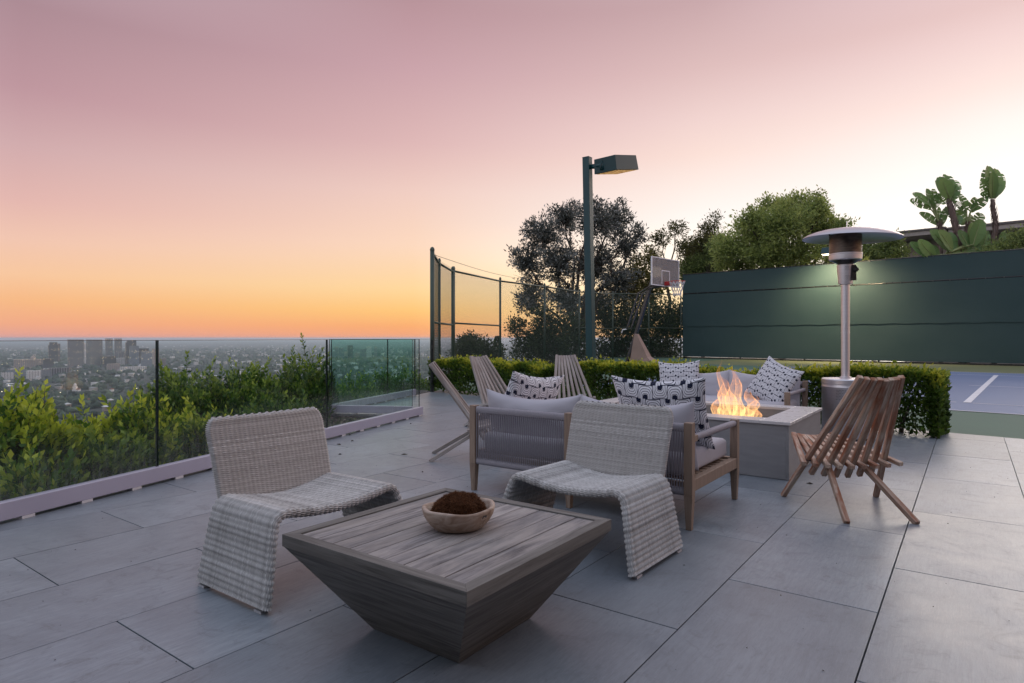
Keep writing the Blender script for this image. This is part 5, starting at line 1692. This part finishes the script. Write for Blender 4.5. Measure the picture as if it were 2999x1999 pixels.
def bird_plant(label, y, trunk_px, leaves_spec, trunk_r):
    """trunk_px: list of (px,py); leaves: (base px,py, tip px,py, width px, facing, torn)"""
    b0 = at(trunk_px[0][0], trunk_px[0][1], y)
    t = thing('bird_of_paradise', label, 'plant', (b0.x, b0.y, -0.3), 0, 'giant bird of paradise plants')
    off = Vector((b0.x, b0.y, -0.3))
    if trunk_r:
        pts = [at(px, py, y) - off for px, py in trunk_px]
        pts = [Vector((pts[0].x, pts[0].y, 0))] + pts
        pp2 = []; rr2 = []
        for i in range(len(pts) - 1):
            for k in range(6):
                pp2.append(pts[i].lerp(pts[i + 1], k / 6)); rr2.append(trunk_r * (1 - 0.58 * (i + k / 6) / len(pts)) * (1.0 + 0.10 * (k % 2)))
        MB().tube(pp2, rr2, 10, True).build('trunk', M['palm_trunk'], t, True)
        fb = MB()
        for i in range(150):
            j = random.randint(8, len(pp2) - 2); a = random.uniform(0, 6.28); r = rr2[j]
            p = pp2[j] + Vector((math.cos(a), math.sin(a), 0)) * r; l = random.uniform(0.15, 0.4)
            q = p + Vector((math.cos(a) * 0.09, math.sin(a) * 0.09, l * random.choice((1, 1, -0.6))))
            sd__ = Vector((-math.sin(a), math.cos(a), 0)) * 0.035
            fb.poly([p - sd__, p + sd__, q], [(0, 1, 2)])
        o = fb.build('husk_fibres', M['palm_trunk'], t); o['kind'] = 'stuff'
    for i, (bx1, by1, tx, ty, wpx, dy, torn) in enumerate(leaves_spec):
        base = at(bx1, by1, y + dy * 0.3) - off; tip = at(tx, ty, y + dy) - off
        d = tip - base; L = d.length
        lists = ([], [], [])
        face = Vector((random.uniform(-.5, .5), -1, 0.35))
        paddle(lists, base - d * 0.06, d, face, L * 1.14, 1.12 * wpx * y / F_PX, torn, i * 7 + int(bx1), 0.04)
        me = np_mesh('leaf', lists[0], lists[1], M['paddle'], lists[2], True)
        lf = link('leaf', me, t)
        foot = at(trunk_px[-1][0], trunk_px[-1][1], y) - off
        MB().tube([foot, foot.lerp(base, 0.6) + Vector((0, 0, 0.05)), base, base + d * 0.45, base + d * 0.9], [0.035, 0.03, 0.026, 0.018, 0.006], 5, False).build('leaf_stalk', M['stalk'], lf, True)
    return t


M['palm_trunk'] = m_simple('fibrous_trunk', (0.22, 0.155, 0.13), (0.115, 0.078, 0.066), 0.9, 9, 0.7, stretch=(1, 1, 0.4))
M['stalk'] = m_simple('leaf_stalk', (0.26, 0.32, 0.12), (0.22, 0.24, 0.10), 0.5, 5)
cc = lambda pts: [(2600 + a * 0.21044, 450 + b_ * 0.21044) for a, b_ in pts]
def lv(bx1, by1, tx, ty, w, dy=0.2, torn=0.25):
    return (2600 + bx1 * 0.21044, 450 + by1 * 0.21044, 2600 + tx * 0.21044, 450 + ty * 0.21044, w * 0.21044, dy, torn)
bird_plant('tall lone bird of paradise with a single feathered head', 27.2, cc([(1480, 1200), (1500, 1000), (1475, 800), (1450, 600)]),
           [lv(1440, 600, 1420, 195, 260, 0.3, 0.1), lv(1450, 600, 1560, 290, 190, 0.1, 0.5), lv(1440, 600, 1330, 350, 190, -0.1, 0.9), lv(1455, 600, 1465, 275, 150, -0.4, 0.15), lv(1450, 590, 1590, 420, 120, 0.0, 0.5), lv(1440, 610, 1300, 560, 120, 0.1, 0.6), lv(1445, 605, 1370, 240, 210, 0.4, 0.3), lv(1450, 600, 1520, 230, 210, 0.4, 0.3)], 0.11)
bird_plant('leaning bird of paradise with shaggy trunk amid the clump', 27.6, cc([(1040, 1420), (985, 1200), (930, 950), (870, 720), (850, 640)]),
           [lv(850, 600, 760, 365, 170, -0.2, 0.1), lv(860, 600, 800, 300, 150, 0.3, 0.15), lv(870, 615, 930, 380, 180, 0.1, 0.8), lv(840, 620, 690, 380, 140, 0.2, 0.2), lv(865, 640, 960, 460, 150, 0.0, 0.6), lv(800, 690, 690, 560, 120, 0.2, 0.5), lv(900, 900, 830, 740, 150, 0.3, 0.2), lv(920, 1000, 990, 860, 130, 0.3, 0.2), lv(855, 610, 720, 340, 170, 0.3, 0.2), lv(865, 605, 860, 320, 190, 0.4, 0.3)], 0.165)
bird_plant('fan of paddle leaves on the left of the paradise clump', 27.9, cc([(740, 1300), (735, 1050), (700, 930)]),
           [lv(590, 760, 335, 645, 150, 0.2, 0.4), lv(590, 700, 370, 555, 150, 0.1, 0.1), lv(600, 700, 560, 495, 130, 0.3, 0.15), lv(640, 720, 640, 500, 120, 0.1, 0.6), lv(660, 740, 700, 560, 120, -0.1, 0.8), lv(690, 980, 465, 825, 150, 0.2, 0.1), lv(700, 940, 715, 750, 60, 0.1, 0.2), lv(745, 980, 800, 770, 90, 0.0, 0.2), lv(640, 780, 600, 620, 100, 0.3, 0.7)], 0.09)
bird_plant('middle fan of paddle leaves high in the paradise clump', 28.1, cc([(1110, 1350), (1100, 1100), (1110, 950)]),
           [lv(1080, 830, 915, 660, 150, 0.2, 0.4), lv(1090, 780, 1015, 570, 140, 0.2, 0.4), lv(1150, 800, 1230, 620, 140, 0.1, 0.5), lv(1170, 780, 1375, 620, 120, 0.0, 0.5), lv(1240, 950, 1290, 830, 130, 0.1, 0.3), lv(1060, 980, 960, 790, 150, 0.2, 0.2), lv(1140, 1000, 1170, 860, 120, 0.2, 0.2), lv(1200, 1020, 1350, 950, 120, 0.3, 0.2)], 0.08)
bird_plant('low broad paddle leaves massed at the foot of clump', 27.0, cc([(800, 1440), (800, 1400)]),
           [lv(600, 1440, 340, 1245, 130, 0.1, 0.1), lv(640, 1440, 450, 1215, 150, -0.1, 0.1), lv(690, 1440, 610, 1280, 120, 0.0, 0.1), lv(860, 1330, 620, 1080, 220, 0.0, 0.05), lv(890, 1330, 730, 1090, 220, -0.3, 0.05), lv(900, 1320, 880, 1100, 140, 0.3, 0.1), lv(1130, 1300, 1000, 1080, 150, 0.0, 0.15), lv(1190, 1260, 1290, 930, 170, -0.2, 0.15), lv(1170, 1240, 1180, 980, 140, 0.1, 0.1), lv(1300, 1400, 1385, 1090, 120, 0.0, 0.25), lv(1250, 1380, 1330, 1000, 140, 0.3, 0.2), lv(970, 1420, 900, 1230, 130, 0.2, 0.2), lv(1060, 1420, 1120, 1180, 130, 0.2, 0.2), lv(1220, 1420, 1210, 1230, 120, 0.1, 0.4)], 0.0)
bird_plant('small feathery paddle plant beside the tall lone trunk', 26.9, cc([(1560, 1260), (1550, 1230)]),
           [lv(1550, 1230, 1660, 1110, 60, 0.0, 0.9), lv(1550, 1220, 1640, 1070, 50, 0.1, 0.9), lv(1540, 1240, 1430, 1290, 60, 0.0, 0.3), lv(1560, 1230, 1600, 1090, 50, 0.2, 0.8)], 0.0)

# ================================================================== unseen house behind the camera, shape guessed, added to shade the foreground
M['shade_house_wall'] = m_simple('shade_house_plaster', (0.40, 0.39, 0.38), (0.36, 0.35, 0.34), 0.85, 5)
hm = thing('shade_house', 'unseen plastered house with deep flat eaves, added to shade the terrace', 'house', (1.2, -1.9, 0), 0.0)
MB().box(-7.5, 9.5, -6.0, -0.8, -0.3, 3.2).build('wall', M['shade_house_wall'], hm)
MB().box(-8.0, 10.0, -6.5, 0.75, 3.205, 3.5).build('roof', M['shade_house_wall'], hm, bevel=0.01)
for i in range(6):
    w = MB().box(-6.6 + i * 2.6, -4.4 + i * 2.6, -0.80, -0.76, 0.05, 2.5).build('sliding_door', M['win_dark'], hm)
    MB().box(-5.53 + i * 2.6, -5.47 + i * 2.6, -0.759, -0.74, 0.05, 2.5).build('door_stile', M['dark_steel'], w)

# ================================================================== the far plain: towers, houses, trees
def m_tower(name, c, spandrel, rough=0.4, sx=0.0, sz=0.27, dark=0.45, lit=0.03):
    """far facade: fine floors and bays are far below a pixel and stay in the material"""
    m = NT(name); tcx = m.n('TexCoord'); sp = m.n('SeparateXYZ'); m.l(tcx.outputs['Object'], sp.inputs[0])
    hor = m.math('ADD', sp.outputs[0], sp.outputs[1])
    fz = m.math('FRACT', m.math('MULTIPLY', sp.outputs[2], sz)); fx = m.math('FRACT', m.math('MULTIPLY', hor, sx if sx else 0.22))
    win = m.math('GREATER_THAN', fz, 0.5)
    if sx: win = m.math('MULTIPLY', win, m.math('GREATER_THAN', fx, 0.35))
    col = m.mix(win, c, spandrel)
    cell = m.n('TexWhiteNoise', noise_dimensions='3D')
    cm = m.n('CombineXYZ'); m.l(m.math('FLOOR', m.math('MULTIPLY', hor, 0.22)), cm.inputs[0]); m.l(m.math('FLOOR', m.math('MULTIPLY', sp.outputs[2], sz)), cm.inputs[1]); m.l(cm.outputs[0], cell.inputs[0])
    on = m.math('LESS_THAN', cell.outputs[0], lit)
    p = m.n('BsdfPrincipled'); m.setv(p.inputs['Base Color'], col); p.inputs['Roughness'].default_value = rough
    p.inputs['Emission Color'].default_value = (1.0, 0.75, 0.45, 1); m.l(m.math('MULTIPLY', on, 0.8), p.inputs['Emission Strength'])
    return m.done(p.outputs[0])


TM = {
    'dark': m_tower('tower_dark', (0.06, 0.06, 0.07), (0.018, 0.018, 0.025), 0.3),
    'grey': m_tower('tower_grey', (0.21, 0.215, 0.24), (0.10, 0.105, 0.12), 0.4, 0.18),
    'beige': m_tower('tower_beige', (0.52, 0.42, 0.36), (0.20, 0.165, 0.15), 0.6, 0.10),
    'white': m_tower('tower_white', (0.78, 0.76, 0.76), (0.20, 0.20, 0.21), 0.5, 0.10),
    'blue': m_tower('tower_blue', (0.24, 0.28, 0.33), (0.11, 0.14, 0.18), 0.2),
    'mauve': m_tower('tower_mauve', (0.20, 0.155, 0.155), (0.08, 0.066, 0.07), 0.4, 0.14),
}
M['white_wall'] = m_simple('white_wall', (0.80, 0.78, 0.78), rough=0.8)
M['rib'] = m_simple('tower_rib', (0.30, 0.295, 0.31), rough=0.5)
PLAIN = -174.5


def tower(label, x0, x1, ytop, ybase, mat, ox=0.0, oy=950.0, sc=0.2125, cap=None, ribs=0, dep=0.8, rot=0.35, name='office_tower', step=None, extra=None):
    px0, px1, pt, pb = ox + x0 * sc, ox + x1 * sc, oy + ytop * sc, oy + ybase * sc
    y = F_PX * (CAM_H - PLAIN) / (pb - HY)
    w = (px1 - px0) * y / F_PX
    x = ((px0 + px1) / 2 - CX) * y / F_PX
    zt = CAM_H - (pt - HY) * y / F_PX
    h = zt - PLAIN
    ang = -math.atan2(x, y) + rot * 0.35
    t = thing(name, label, 'building', (x, y, PLAIN), ang)
    c, s = abs(math.cos(rot * 0.35)), abs(math.sin(rot * 0.35))
    a = w / (c + dep * s); d = a * dep
    MB().box(-a / 2, a / 2, -d / 2, d / 2, -3, h * (0.97 if cap else 1.0)).build('wall', TM[mat], t)
    if cap: MB().box(-a / 2 - 0.6, a / 2 + 0.6, -d / 2 - 0.6, d / 2 + 0.6, h * 0.9705, h).build('roof_cap', M['rib'] if cap == 'light' else M['dark_steel'], t)
    if ribs:
        mb = MB()
        for i in range(ribs + 1):
            xx = -a / 2 + a * i / ribs
            mb.box(xx - a / ribs * 0.16, xx + a / ribs * 0.16, -d / 2 - 1.4, -d / 2 - 0.01, 0, h * 0.965)
        for i in range(int(ribs * dep) + 1):
            yy = -d / 2 + d * i / max(1, int(ribs * dep))
            mb.box(a / 2 + 0.01, a / 2 + 1.4, yy - 1, yy + 1, 0, h * 0.965)
        o = mb.build('facade_ribs', M['rib'] if mat != 'white' else M['white_wall'], t)
    if step:
        for (f0, f1, hh) in step:
            MB().box(-a / 2 + a * f0, -a / 2 + a * f1, -d * 0.4, d * 0.4, h * (0.97 if cap else 1.0) + 0.01, h * hh).build('upper_tier', TM[mat], t)
    if extra == 'dome':
        MB().lathe([(a * 0.09, 0), (a * 0.09, h * 0.12), (a * 0.085, h * 0.22), (a * 0.06, h * 0.34), (a * 0.02, h * 0.42), (0.5, h * 0.56)], 16, (0.09 * a, 0, h * 0.97)).build('dome', TM['beige'], t, True)
    return t


tower('dark stepped office tower left of the twin towers', 675, 785, 282, 525, 'dark', step=[(0.1, 0.95, 1.16)])
tower('slim brown tower attached to the dark stepped tower', 778, 826, 262, 522, 'mauve', dep=0.9)
tower('left of two tall triangular ribbed twin towers', 950, 1134, 205, 585, 'grey', cap='light', ribs=20, dep=0.5, rot=0.2)
tower('narrow pale tower squeezed between the twin towers', 1154, 1196, 252, 540, 'white', dep=0.7)
tower('right of two tall triangular ribbed twin towers', 1206, 1390, 206, 576, 'grey', cap='light', ribs=20, dep=1.0, rot=1.4)
tower('left one of two matching slim dark towers', 1457, 1545, 192, 445, 'dark', cap='dark')
tower('right one of two matching slim dark towers', 1583, 1672, 192, 452, 'dark', cap='dark')
tower('wide dark tower with notched top at skyline right', 1735, 1868, 246, 560, 'dark', step=[(0.12, 1.0, 1.09)])
tower('blue glass tower standing before the notched tower', 1792, 1905, 292, 575, 'blue', dep=0.7)
tower('black slab block right of the blue glass tower', 1910, 2040, 328, 560, 'dark', cap='dark')
tower('pale blue curved office block at skyline right', 1955, 2082, 366, 592, 'blue', dep=0.6, cap='light')
tower('beige tower touching the first glass joint', 2102, 2186, 335, 572, 'beige')
tower('low black block under the slim dark towers', 1395, 1585, 435, 574, 'dark', dep=0.6)
tower('dark stepped block between the slim towers', 1635, 1730, 370, 470, 'dark')
tower('white gridded block in front of the slim towers', 1540, 1712, 460, 556, 'white', ribs=12, dep=0.5)
tower('mauve mid rise block beside the white gridded block', 1712, 1792, 408, 552, 'mauve')
tower('beige rounded hotel block below the slim towers', 1485, 1642, 540, 640, 'beige', dep=0.6, ribs=9)
tower('long low white block below the blue glass tower', 1675, 1972, 578, 642, 'white', dep=0.4)
tower('broad beige hotel crowned by a small dome', 235, 600, 478, 606, 'beige', dep=0.3, ribs=17, extra='dome', rot=0.1)
tower('plain black box block beside the domed hotel', 600, 726, 470, 603, 'dark', dep=0.7)
tower('grey glass office block below the domed hotel', 125, 325, 615, 727, 'blue', dep=0.5)
tower('white banded block at the left edge of the city', 30, 172, 660, 742, 'white', dep=0.6)
tower('bright white banded block below the domed hotel', 380, 548, 636, 742, 'white', dep=0.7)
tower('grey ribbed block beside the bright white block', 548, 690, 620, 716, 'blue', ribs=8, dep=0.5)
tower('white framed block with dark vertical window bays', 690, 926, 596, 696, 'dark', cap='light', ribs=8, dep=0.35)
tower('dark low block right of the first glass joint', 2190, 2285, 465, 562, 'mauve', dep=0.7)
tower('low beige block far right of the first glass joint', 1320 * 2.011, 1360 * 2.011, 470, 510, 'white')
for i, (x0, x1, yt, nm) in enumerate([(360, 405, 290, 'tall slim tower at the left of the second skyline'), (405, 475, 306, 'stepped tower beside the slim one in second skyline'), (525, 598, 272, 'tallest broad tower of the second skyline'), (320, 360, 350, 'short block at the left foot of second skyline'), (480, 522, 352, 'short block left of the tallest broad tower'), (690, 775, 322, 'wide mid rise block centre of the second skyline'), (775, 842, 286, 'tall pale tower right in the second skyline'), (876, 916, 290, 'slim tower against the second glass joint'), (620, 690, 372, 'low block in the dip of the second skyline')]):
    tower(nm, x0, x1, yt, 436 + (i % 3) * 6, ['grey', 'grey', 'dark', 'grey', 'beige', 'grey', 'white', 'grey', 'beige'][i], 900.0, 950.0, 0.2232)

# white mission tower in the middle distance
yy = F_PX * (CAM_H - PLAIN) / (1145 - HY)
ct = thing('church_tower', 'small white church tower with cupola among dark trees', 'building', ((220 - CX) * yy / F_PX, yy, PLAIN), 0)
u_ = yy / F_PX
MB().box(-4.6 * u_, 4.6 * u_, -4 * u_, 4 * u_, 0, 14 * u_).build('tower_base', M['white_wall'], ct)
MB().lathe([(4.0 * u_, 14 * u_), (4.0 * u_, 19 * u_), (3.2 * u_, 21 * u_), (1.5 * u_, 22.6 * u_), (0.3, 23.5 * u_)], 12).build('cupola', M['white_wall'], ct)
MB().box(-7 * u_, 11 * u_, -3 * u_, 8 * u_, 0, 5 * u_).build('nave', M['white_wall'], ct)
M['tile_roof'] = m_simple('red_tile_roof', (0.26, 0.10, 0.065), rough=0.8)
MB().hexa([Vector((-7.5 * u_, -4 * u_, 5.02 * u_)), Vector((11.5 * u_, -4 * u_, 5.02 * u_)), Vector((11.5 * u_, 9 * u_, 5.02 * u_)), Vector((-7.5 * u_, 9 * u_, 5.02 * u_)), Vector((-6 * u_, 2 * u_, 8 * u_)), Vector((10 * u_, 2 * u_, 8 * u_)), Vector((10 * u_, 3 * u_, 8 * u_)), Vector((-6 * u_, 3 * u_, 8 * u_))]).build('nave_roof', M['tile_roof'], ct)


def far_spot(rmin, rmax, a0=-52, a1=4):
    r = math.exp(random.uniform(math.log(rmin), math.log(rmax))); a = math.radians(random.uniform(a0, a1))
    return r * math.sin(a), r * math.cos(a), r


HM = [M['white_wall'], m_simple('pale_wall', (0.50, 0.46, 0.43), rough=0.8), m_simple('tan_wall', (0.36, 0.30, 0.26), rough=0.8)]
RM = [M['tile_roof'], m_simple('grey_roof', (0.34, 0.33, 0.34), rough=0.8), m_simple('pale_roof', (0.72, 0.71, 0.73), rough=0.7)]


def house_geo(wall, roof, x, y, z, w, d, h, a, flat):
    R_ = Matrix.Rotation(a, 3, 'Z'); T_ = Vector((x, y, z))
    P = lambda p: tuple(R_ @ Vector(p) + T_)
    wall.hexa([P(p) for p in ((-w, -d, -4), (w, -d, -4), (w, d, -4), (-w, d, -4), (-w, -d, h), (w, -d, h), (w, d, h), (-w, d, h))])
    r = 1.2; k = 0.4 if flat else 1.0
    rr_ = 0.9 if flat else 0.15
    roof.hexa([P(p) for p in ((-w - r, -d - r, h + .02), (w + r, -d - r, h + .02), (w + r, d + r, h + .02), (-w - r, d + r, h + .02), (-w * 0.9, -d * rr_, h + 3.2 * k), (w * 0.9, -d * rr_, h + 3.2 * k), (w * 0.9, d * rr_, h + 3.2 * k), (-w * 0.9, d * rr_, h + 3.2 * k))])


shared = []
for i in range(9):
    wl_, rf = MB(), MB(); house_geo(wl_, rf, 0, 0, 0, 4 + i % 4 * 1.6, 3.5 + i % 3 * 1.2, 4 + (i % 3) * 1.2, 0, i % 2)
    shared.append((wl_.mesh('wall', HM[i % 3]), rf.mesh('roof', RM[i % 3])))
for i in range(70):
    x, y, r = far_spot(1500, 3800)
    z = ground_z(x, y) + 4.0
    t = thing('distant_house', 'distant low house half hidden among the trees of the plain', 'house', (x, y, z), random.uniform(0, 3.1), 'distant houses on the plain')
    a_, b_ = shared[i % 9]
    link('wall', a_, t); link('roof', b_, t)
st_w, st_r = MB(), MB()
for i in range(900):
    x, y, r = far_spot(2600, 16000)
    s = 1.0 + 1.8 * random.random() * min(1, r / 6000)
    house_geo(st_w, st_r, x, y, ground_z(x, y) + 2.0, 6 * s, 5 * s, 5 * s * random.choice((1, 1, 1.6)), random.uniform(0, 3), random.random() < 0.6)
o = st_w.build('far_rooftops', M['white_wall']); o.data.materials.append(HM[1])
o.data.polygons.foreach_set('material_index', [(i // 6) % 2 for i in range(len(o.data.polygons))])
tag(o, 'haze covered low buildings spread across the far plain', 'city', kind='stuff')
o = st_r.build('far_roofs', RM[1]); o.data.materials.append(RM[2])
o.data.polygons.foreach_set('material_index', [(i // 12) % 2 for i in range(len(o.data.polygons))])
tag(o, 'grey and pale roofs of the low far buildings', 'city', kind='stuff')


def ico(sub):
    bm = bmesh.new(); bmesh.ops.create_icosphere(bm, subdivisions=sub, radius=1.0)
    v = np.array([x.co[:] for x in bm.verts]); f = np.array([[q.index for q in p.verts] for p in bm.faces]); bm.free(); return v, f


i1, i2 = ico(1), ico(2)
Vs, Fs, Ts = [], [], []; nv_ = 0
for i in range(13000):
    x, y, r = far_spot(260, 11000)
    if x > x_bound(y) - 30: continue
    v, f = i2 if r < 2200 else i1
    s = random.uniform(4, 8.5) * (0.75 if r < 700 else 1.0) * (1 + min(1.2, r / 6000))
    lump = 1 + 0.30 * rng.normal(size=(len(v), 1))
    p = v * lump * np.array([s, s, s * random.uniform(0.7, 1.15)]) + np.array([x, y, ground_z(x, y) + s * 0.55])
    Vs.append(p); Fs.append(f + nv_); nv_ += len(v); Ts.append(np.full(len(v), np.clip(random.gauss(0.4, 0.25), 0, 1)) + 0.10 * rng.normal(size=len(v)))
o = link('far_woods', np_mesh('far_woods', np.concatenate(Vs), np.concatenate(Fs), M['far_leaf'], np.clip(np.concatenate(Ts), 0, 1)))
tag(o, 'dark tree canopy covering the hillside and plain', 'trees', kind='stuff')

# street lamps already lit in the city
M['city_lamp'] = m_emit('city_lamp', (1.0, 0.82, 0.55), 6.0)
lm = MB()
for i in range(230):
    x, y, r = far_spot(2400, 12000); z = ground_z(x, y) + random.uniform(9, 14); s = 0.7 + r / 7000
    lm.hexa([Vector((x + a_ * s, y + b_ * s, z + c_ * s)) for c_ in (0, 1) for a_, b_ in ((-.5, -.5), (.5, -.5), (.5, .5), (-.5, .5))])
tag(lm.build('city_lights', M['city_lamp']), 'tiny warm street lights scattered over the far city', 'city lights', kind='stuff')

# far low ridge on the horizon
rd = MB(); n = 90
M['ridge'] = m_simple('ridge', (0.06, 0.065, 0.06), rough=0.95, scale=0.002, bump=0)
for i in range(n):
    a = math.radians(-75 + 62 * i / (n - 1)); y0 = 15500
    hh = 60 + 45 * mnoise.noise(Vector((i * 0.11, 0, 0))) + 20 * mnoise.noise(Vector((i * 0.4, 3, 0)))
    hh *= max(0.0, min(1.0, (n * 0.62 - i) / 18.0)) + 0.02
    for rr_, zz in ((15000, -176), (15600, -175 + hh), (16600, -176)):
        rd.v.append((rr_ * math.sin(a), rr_ * math.cos(a), zz))
for i in range(n - 1):
    for k in range(2): rd.f.append((i * 3 + k, (i + 1) * 3 + k, (i + 1) * 3 + k + 1, i * 3 + k + 1))
tag(rd.build('hills', M['ridge'], None, True), kind='structure')

# ================================================================== fallen leaves on the deck
M['dry_leaf'] = m_simple('dry_leaf', (0.05, 0.035, 0.022), rough=0.8)
spots = [(1025, 1274, 'fallen leaf lying nearest the long railing shoe'), (1032, 1291, 'curled fallen leaf between the railing and wicker chair'), (992, 1302, 'fallen leaf by the wicker chair\'s back corner'), (996, 1331, 'pale fallen leaf on the tile beside wicker back'), (1203, 1241, 'tiny fallen leaf near the railing\'s end'), (1185, 1331, 'dark fallen leaf left of the slatted chair\'s feet'), (1238, 1382, 'small fallen crumb under the slatted chair\'s feet'), (2371, 1417, 'small dry leaf under the rust stained chair')]
for i, (px, py, lab) in enumerate(spots):
    x, y = gpt(px, py)
    s = 0.020 + 0.008 * (i % 3)
    lists = MB().poly([(-s, 0, 0.002), (-s * 0.2, s * 0.38, 0.009), (s, 0, 0.004), (-s * 0.1, -s * 0.40, 0.012), (0, 0, 0.0015)], [(0, 4, 1), (1, 4, 2), (2, 4, 3), (3, 4, 0)])
    o = lists.build('fallen_leaf', M['dry_leaf']); o.location = (x, y, 0.0); o.rotation_euler = (0, 0, i * 1.3)
    tag(o, lab, 'leaf', 'fallen leaves on the deck')

# grit and crumbs on the tiles
gr = MB()
for i in range(420):
    x = random.uniform(-2.6, 5.2); y = random.uniform(1.6, 9.0)
    if (Vector((x, y, 0)) - A1).dot(nA) > -0.1: continue
    a = random.uniform(0, 6.28); l = random.uniform(0.0015, 0.005)
    gr.poly([(x - l * math.cos(a), y - l * math.sin(a), 0.001), (x + l * math.sin(a) * 0.5, y - l * math.cos(a) * 0.5, 0.0012), (x + l * math.cos(a), y + l * math.sin(a), 0.001), (x - l * math.sin(a) * 0.4, y + l * math.cos(a) * 0.4, 0.002 + l * 0.5)], [(0, 1, 2), (0, 2, 3), (0, 1, 3), (1, 2, 3)])
tag(gr.build('deck_grit', M['dry_leaf']), 'fine dark grit scattered over the deck tiles', 'grit', kind='stuff')

# ================================================================== evening haze
hz_ = MB().box(-46000, 46000, -46000, 46000, -192, 12.5).build('haze', M['black'])
hz_.data.materials.clear()
mh = bpy.data.materials.new('haze_air'); mh.use_nodes = True; nt = mh.node_tree; nt.nodes.clear()
ho = nt.nodes.new('ShaderNodeOutputMaterial'); pv = nt.nodes.new('ShaderNodeVolumePrincipled')
pv.inputs['Color'].default_value = (0.74, 0.87, 1.0, 1); pv.inputs['Density'].default_value = 7.0e-5; pv.inputs['Anisotropy'].default_value = 0.45
nt.links.new(pv.outputs[0], ho.inputs['Volume'])
hz_.data.materials.append(mh)
tag(hz_, 'thin evening haze lying over the plain', 'haze', kind='stuff')
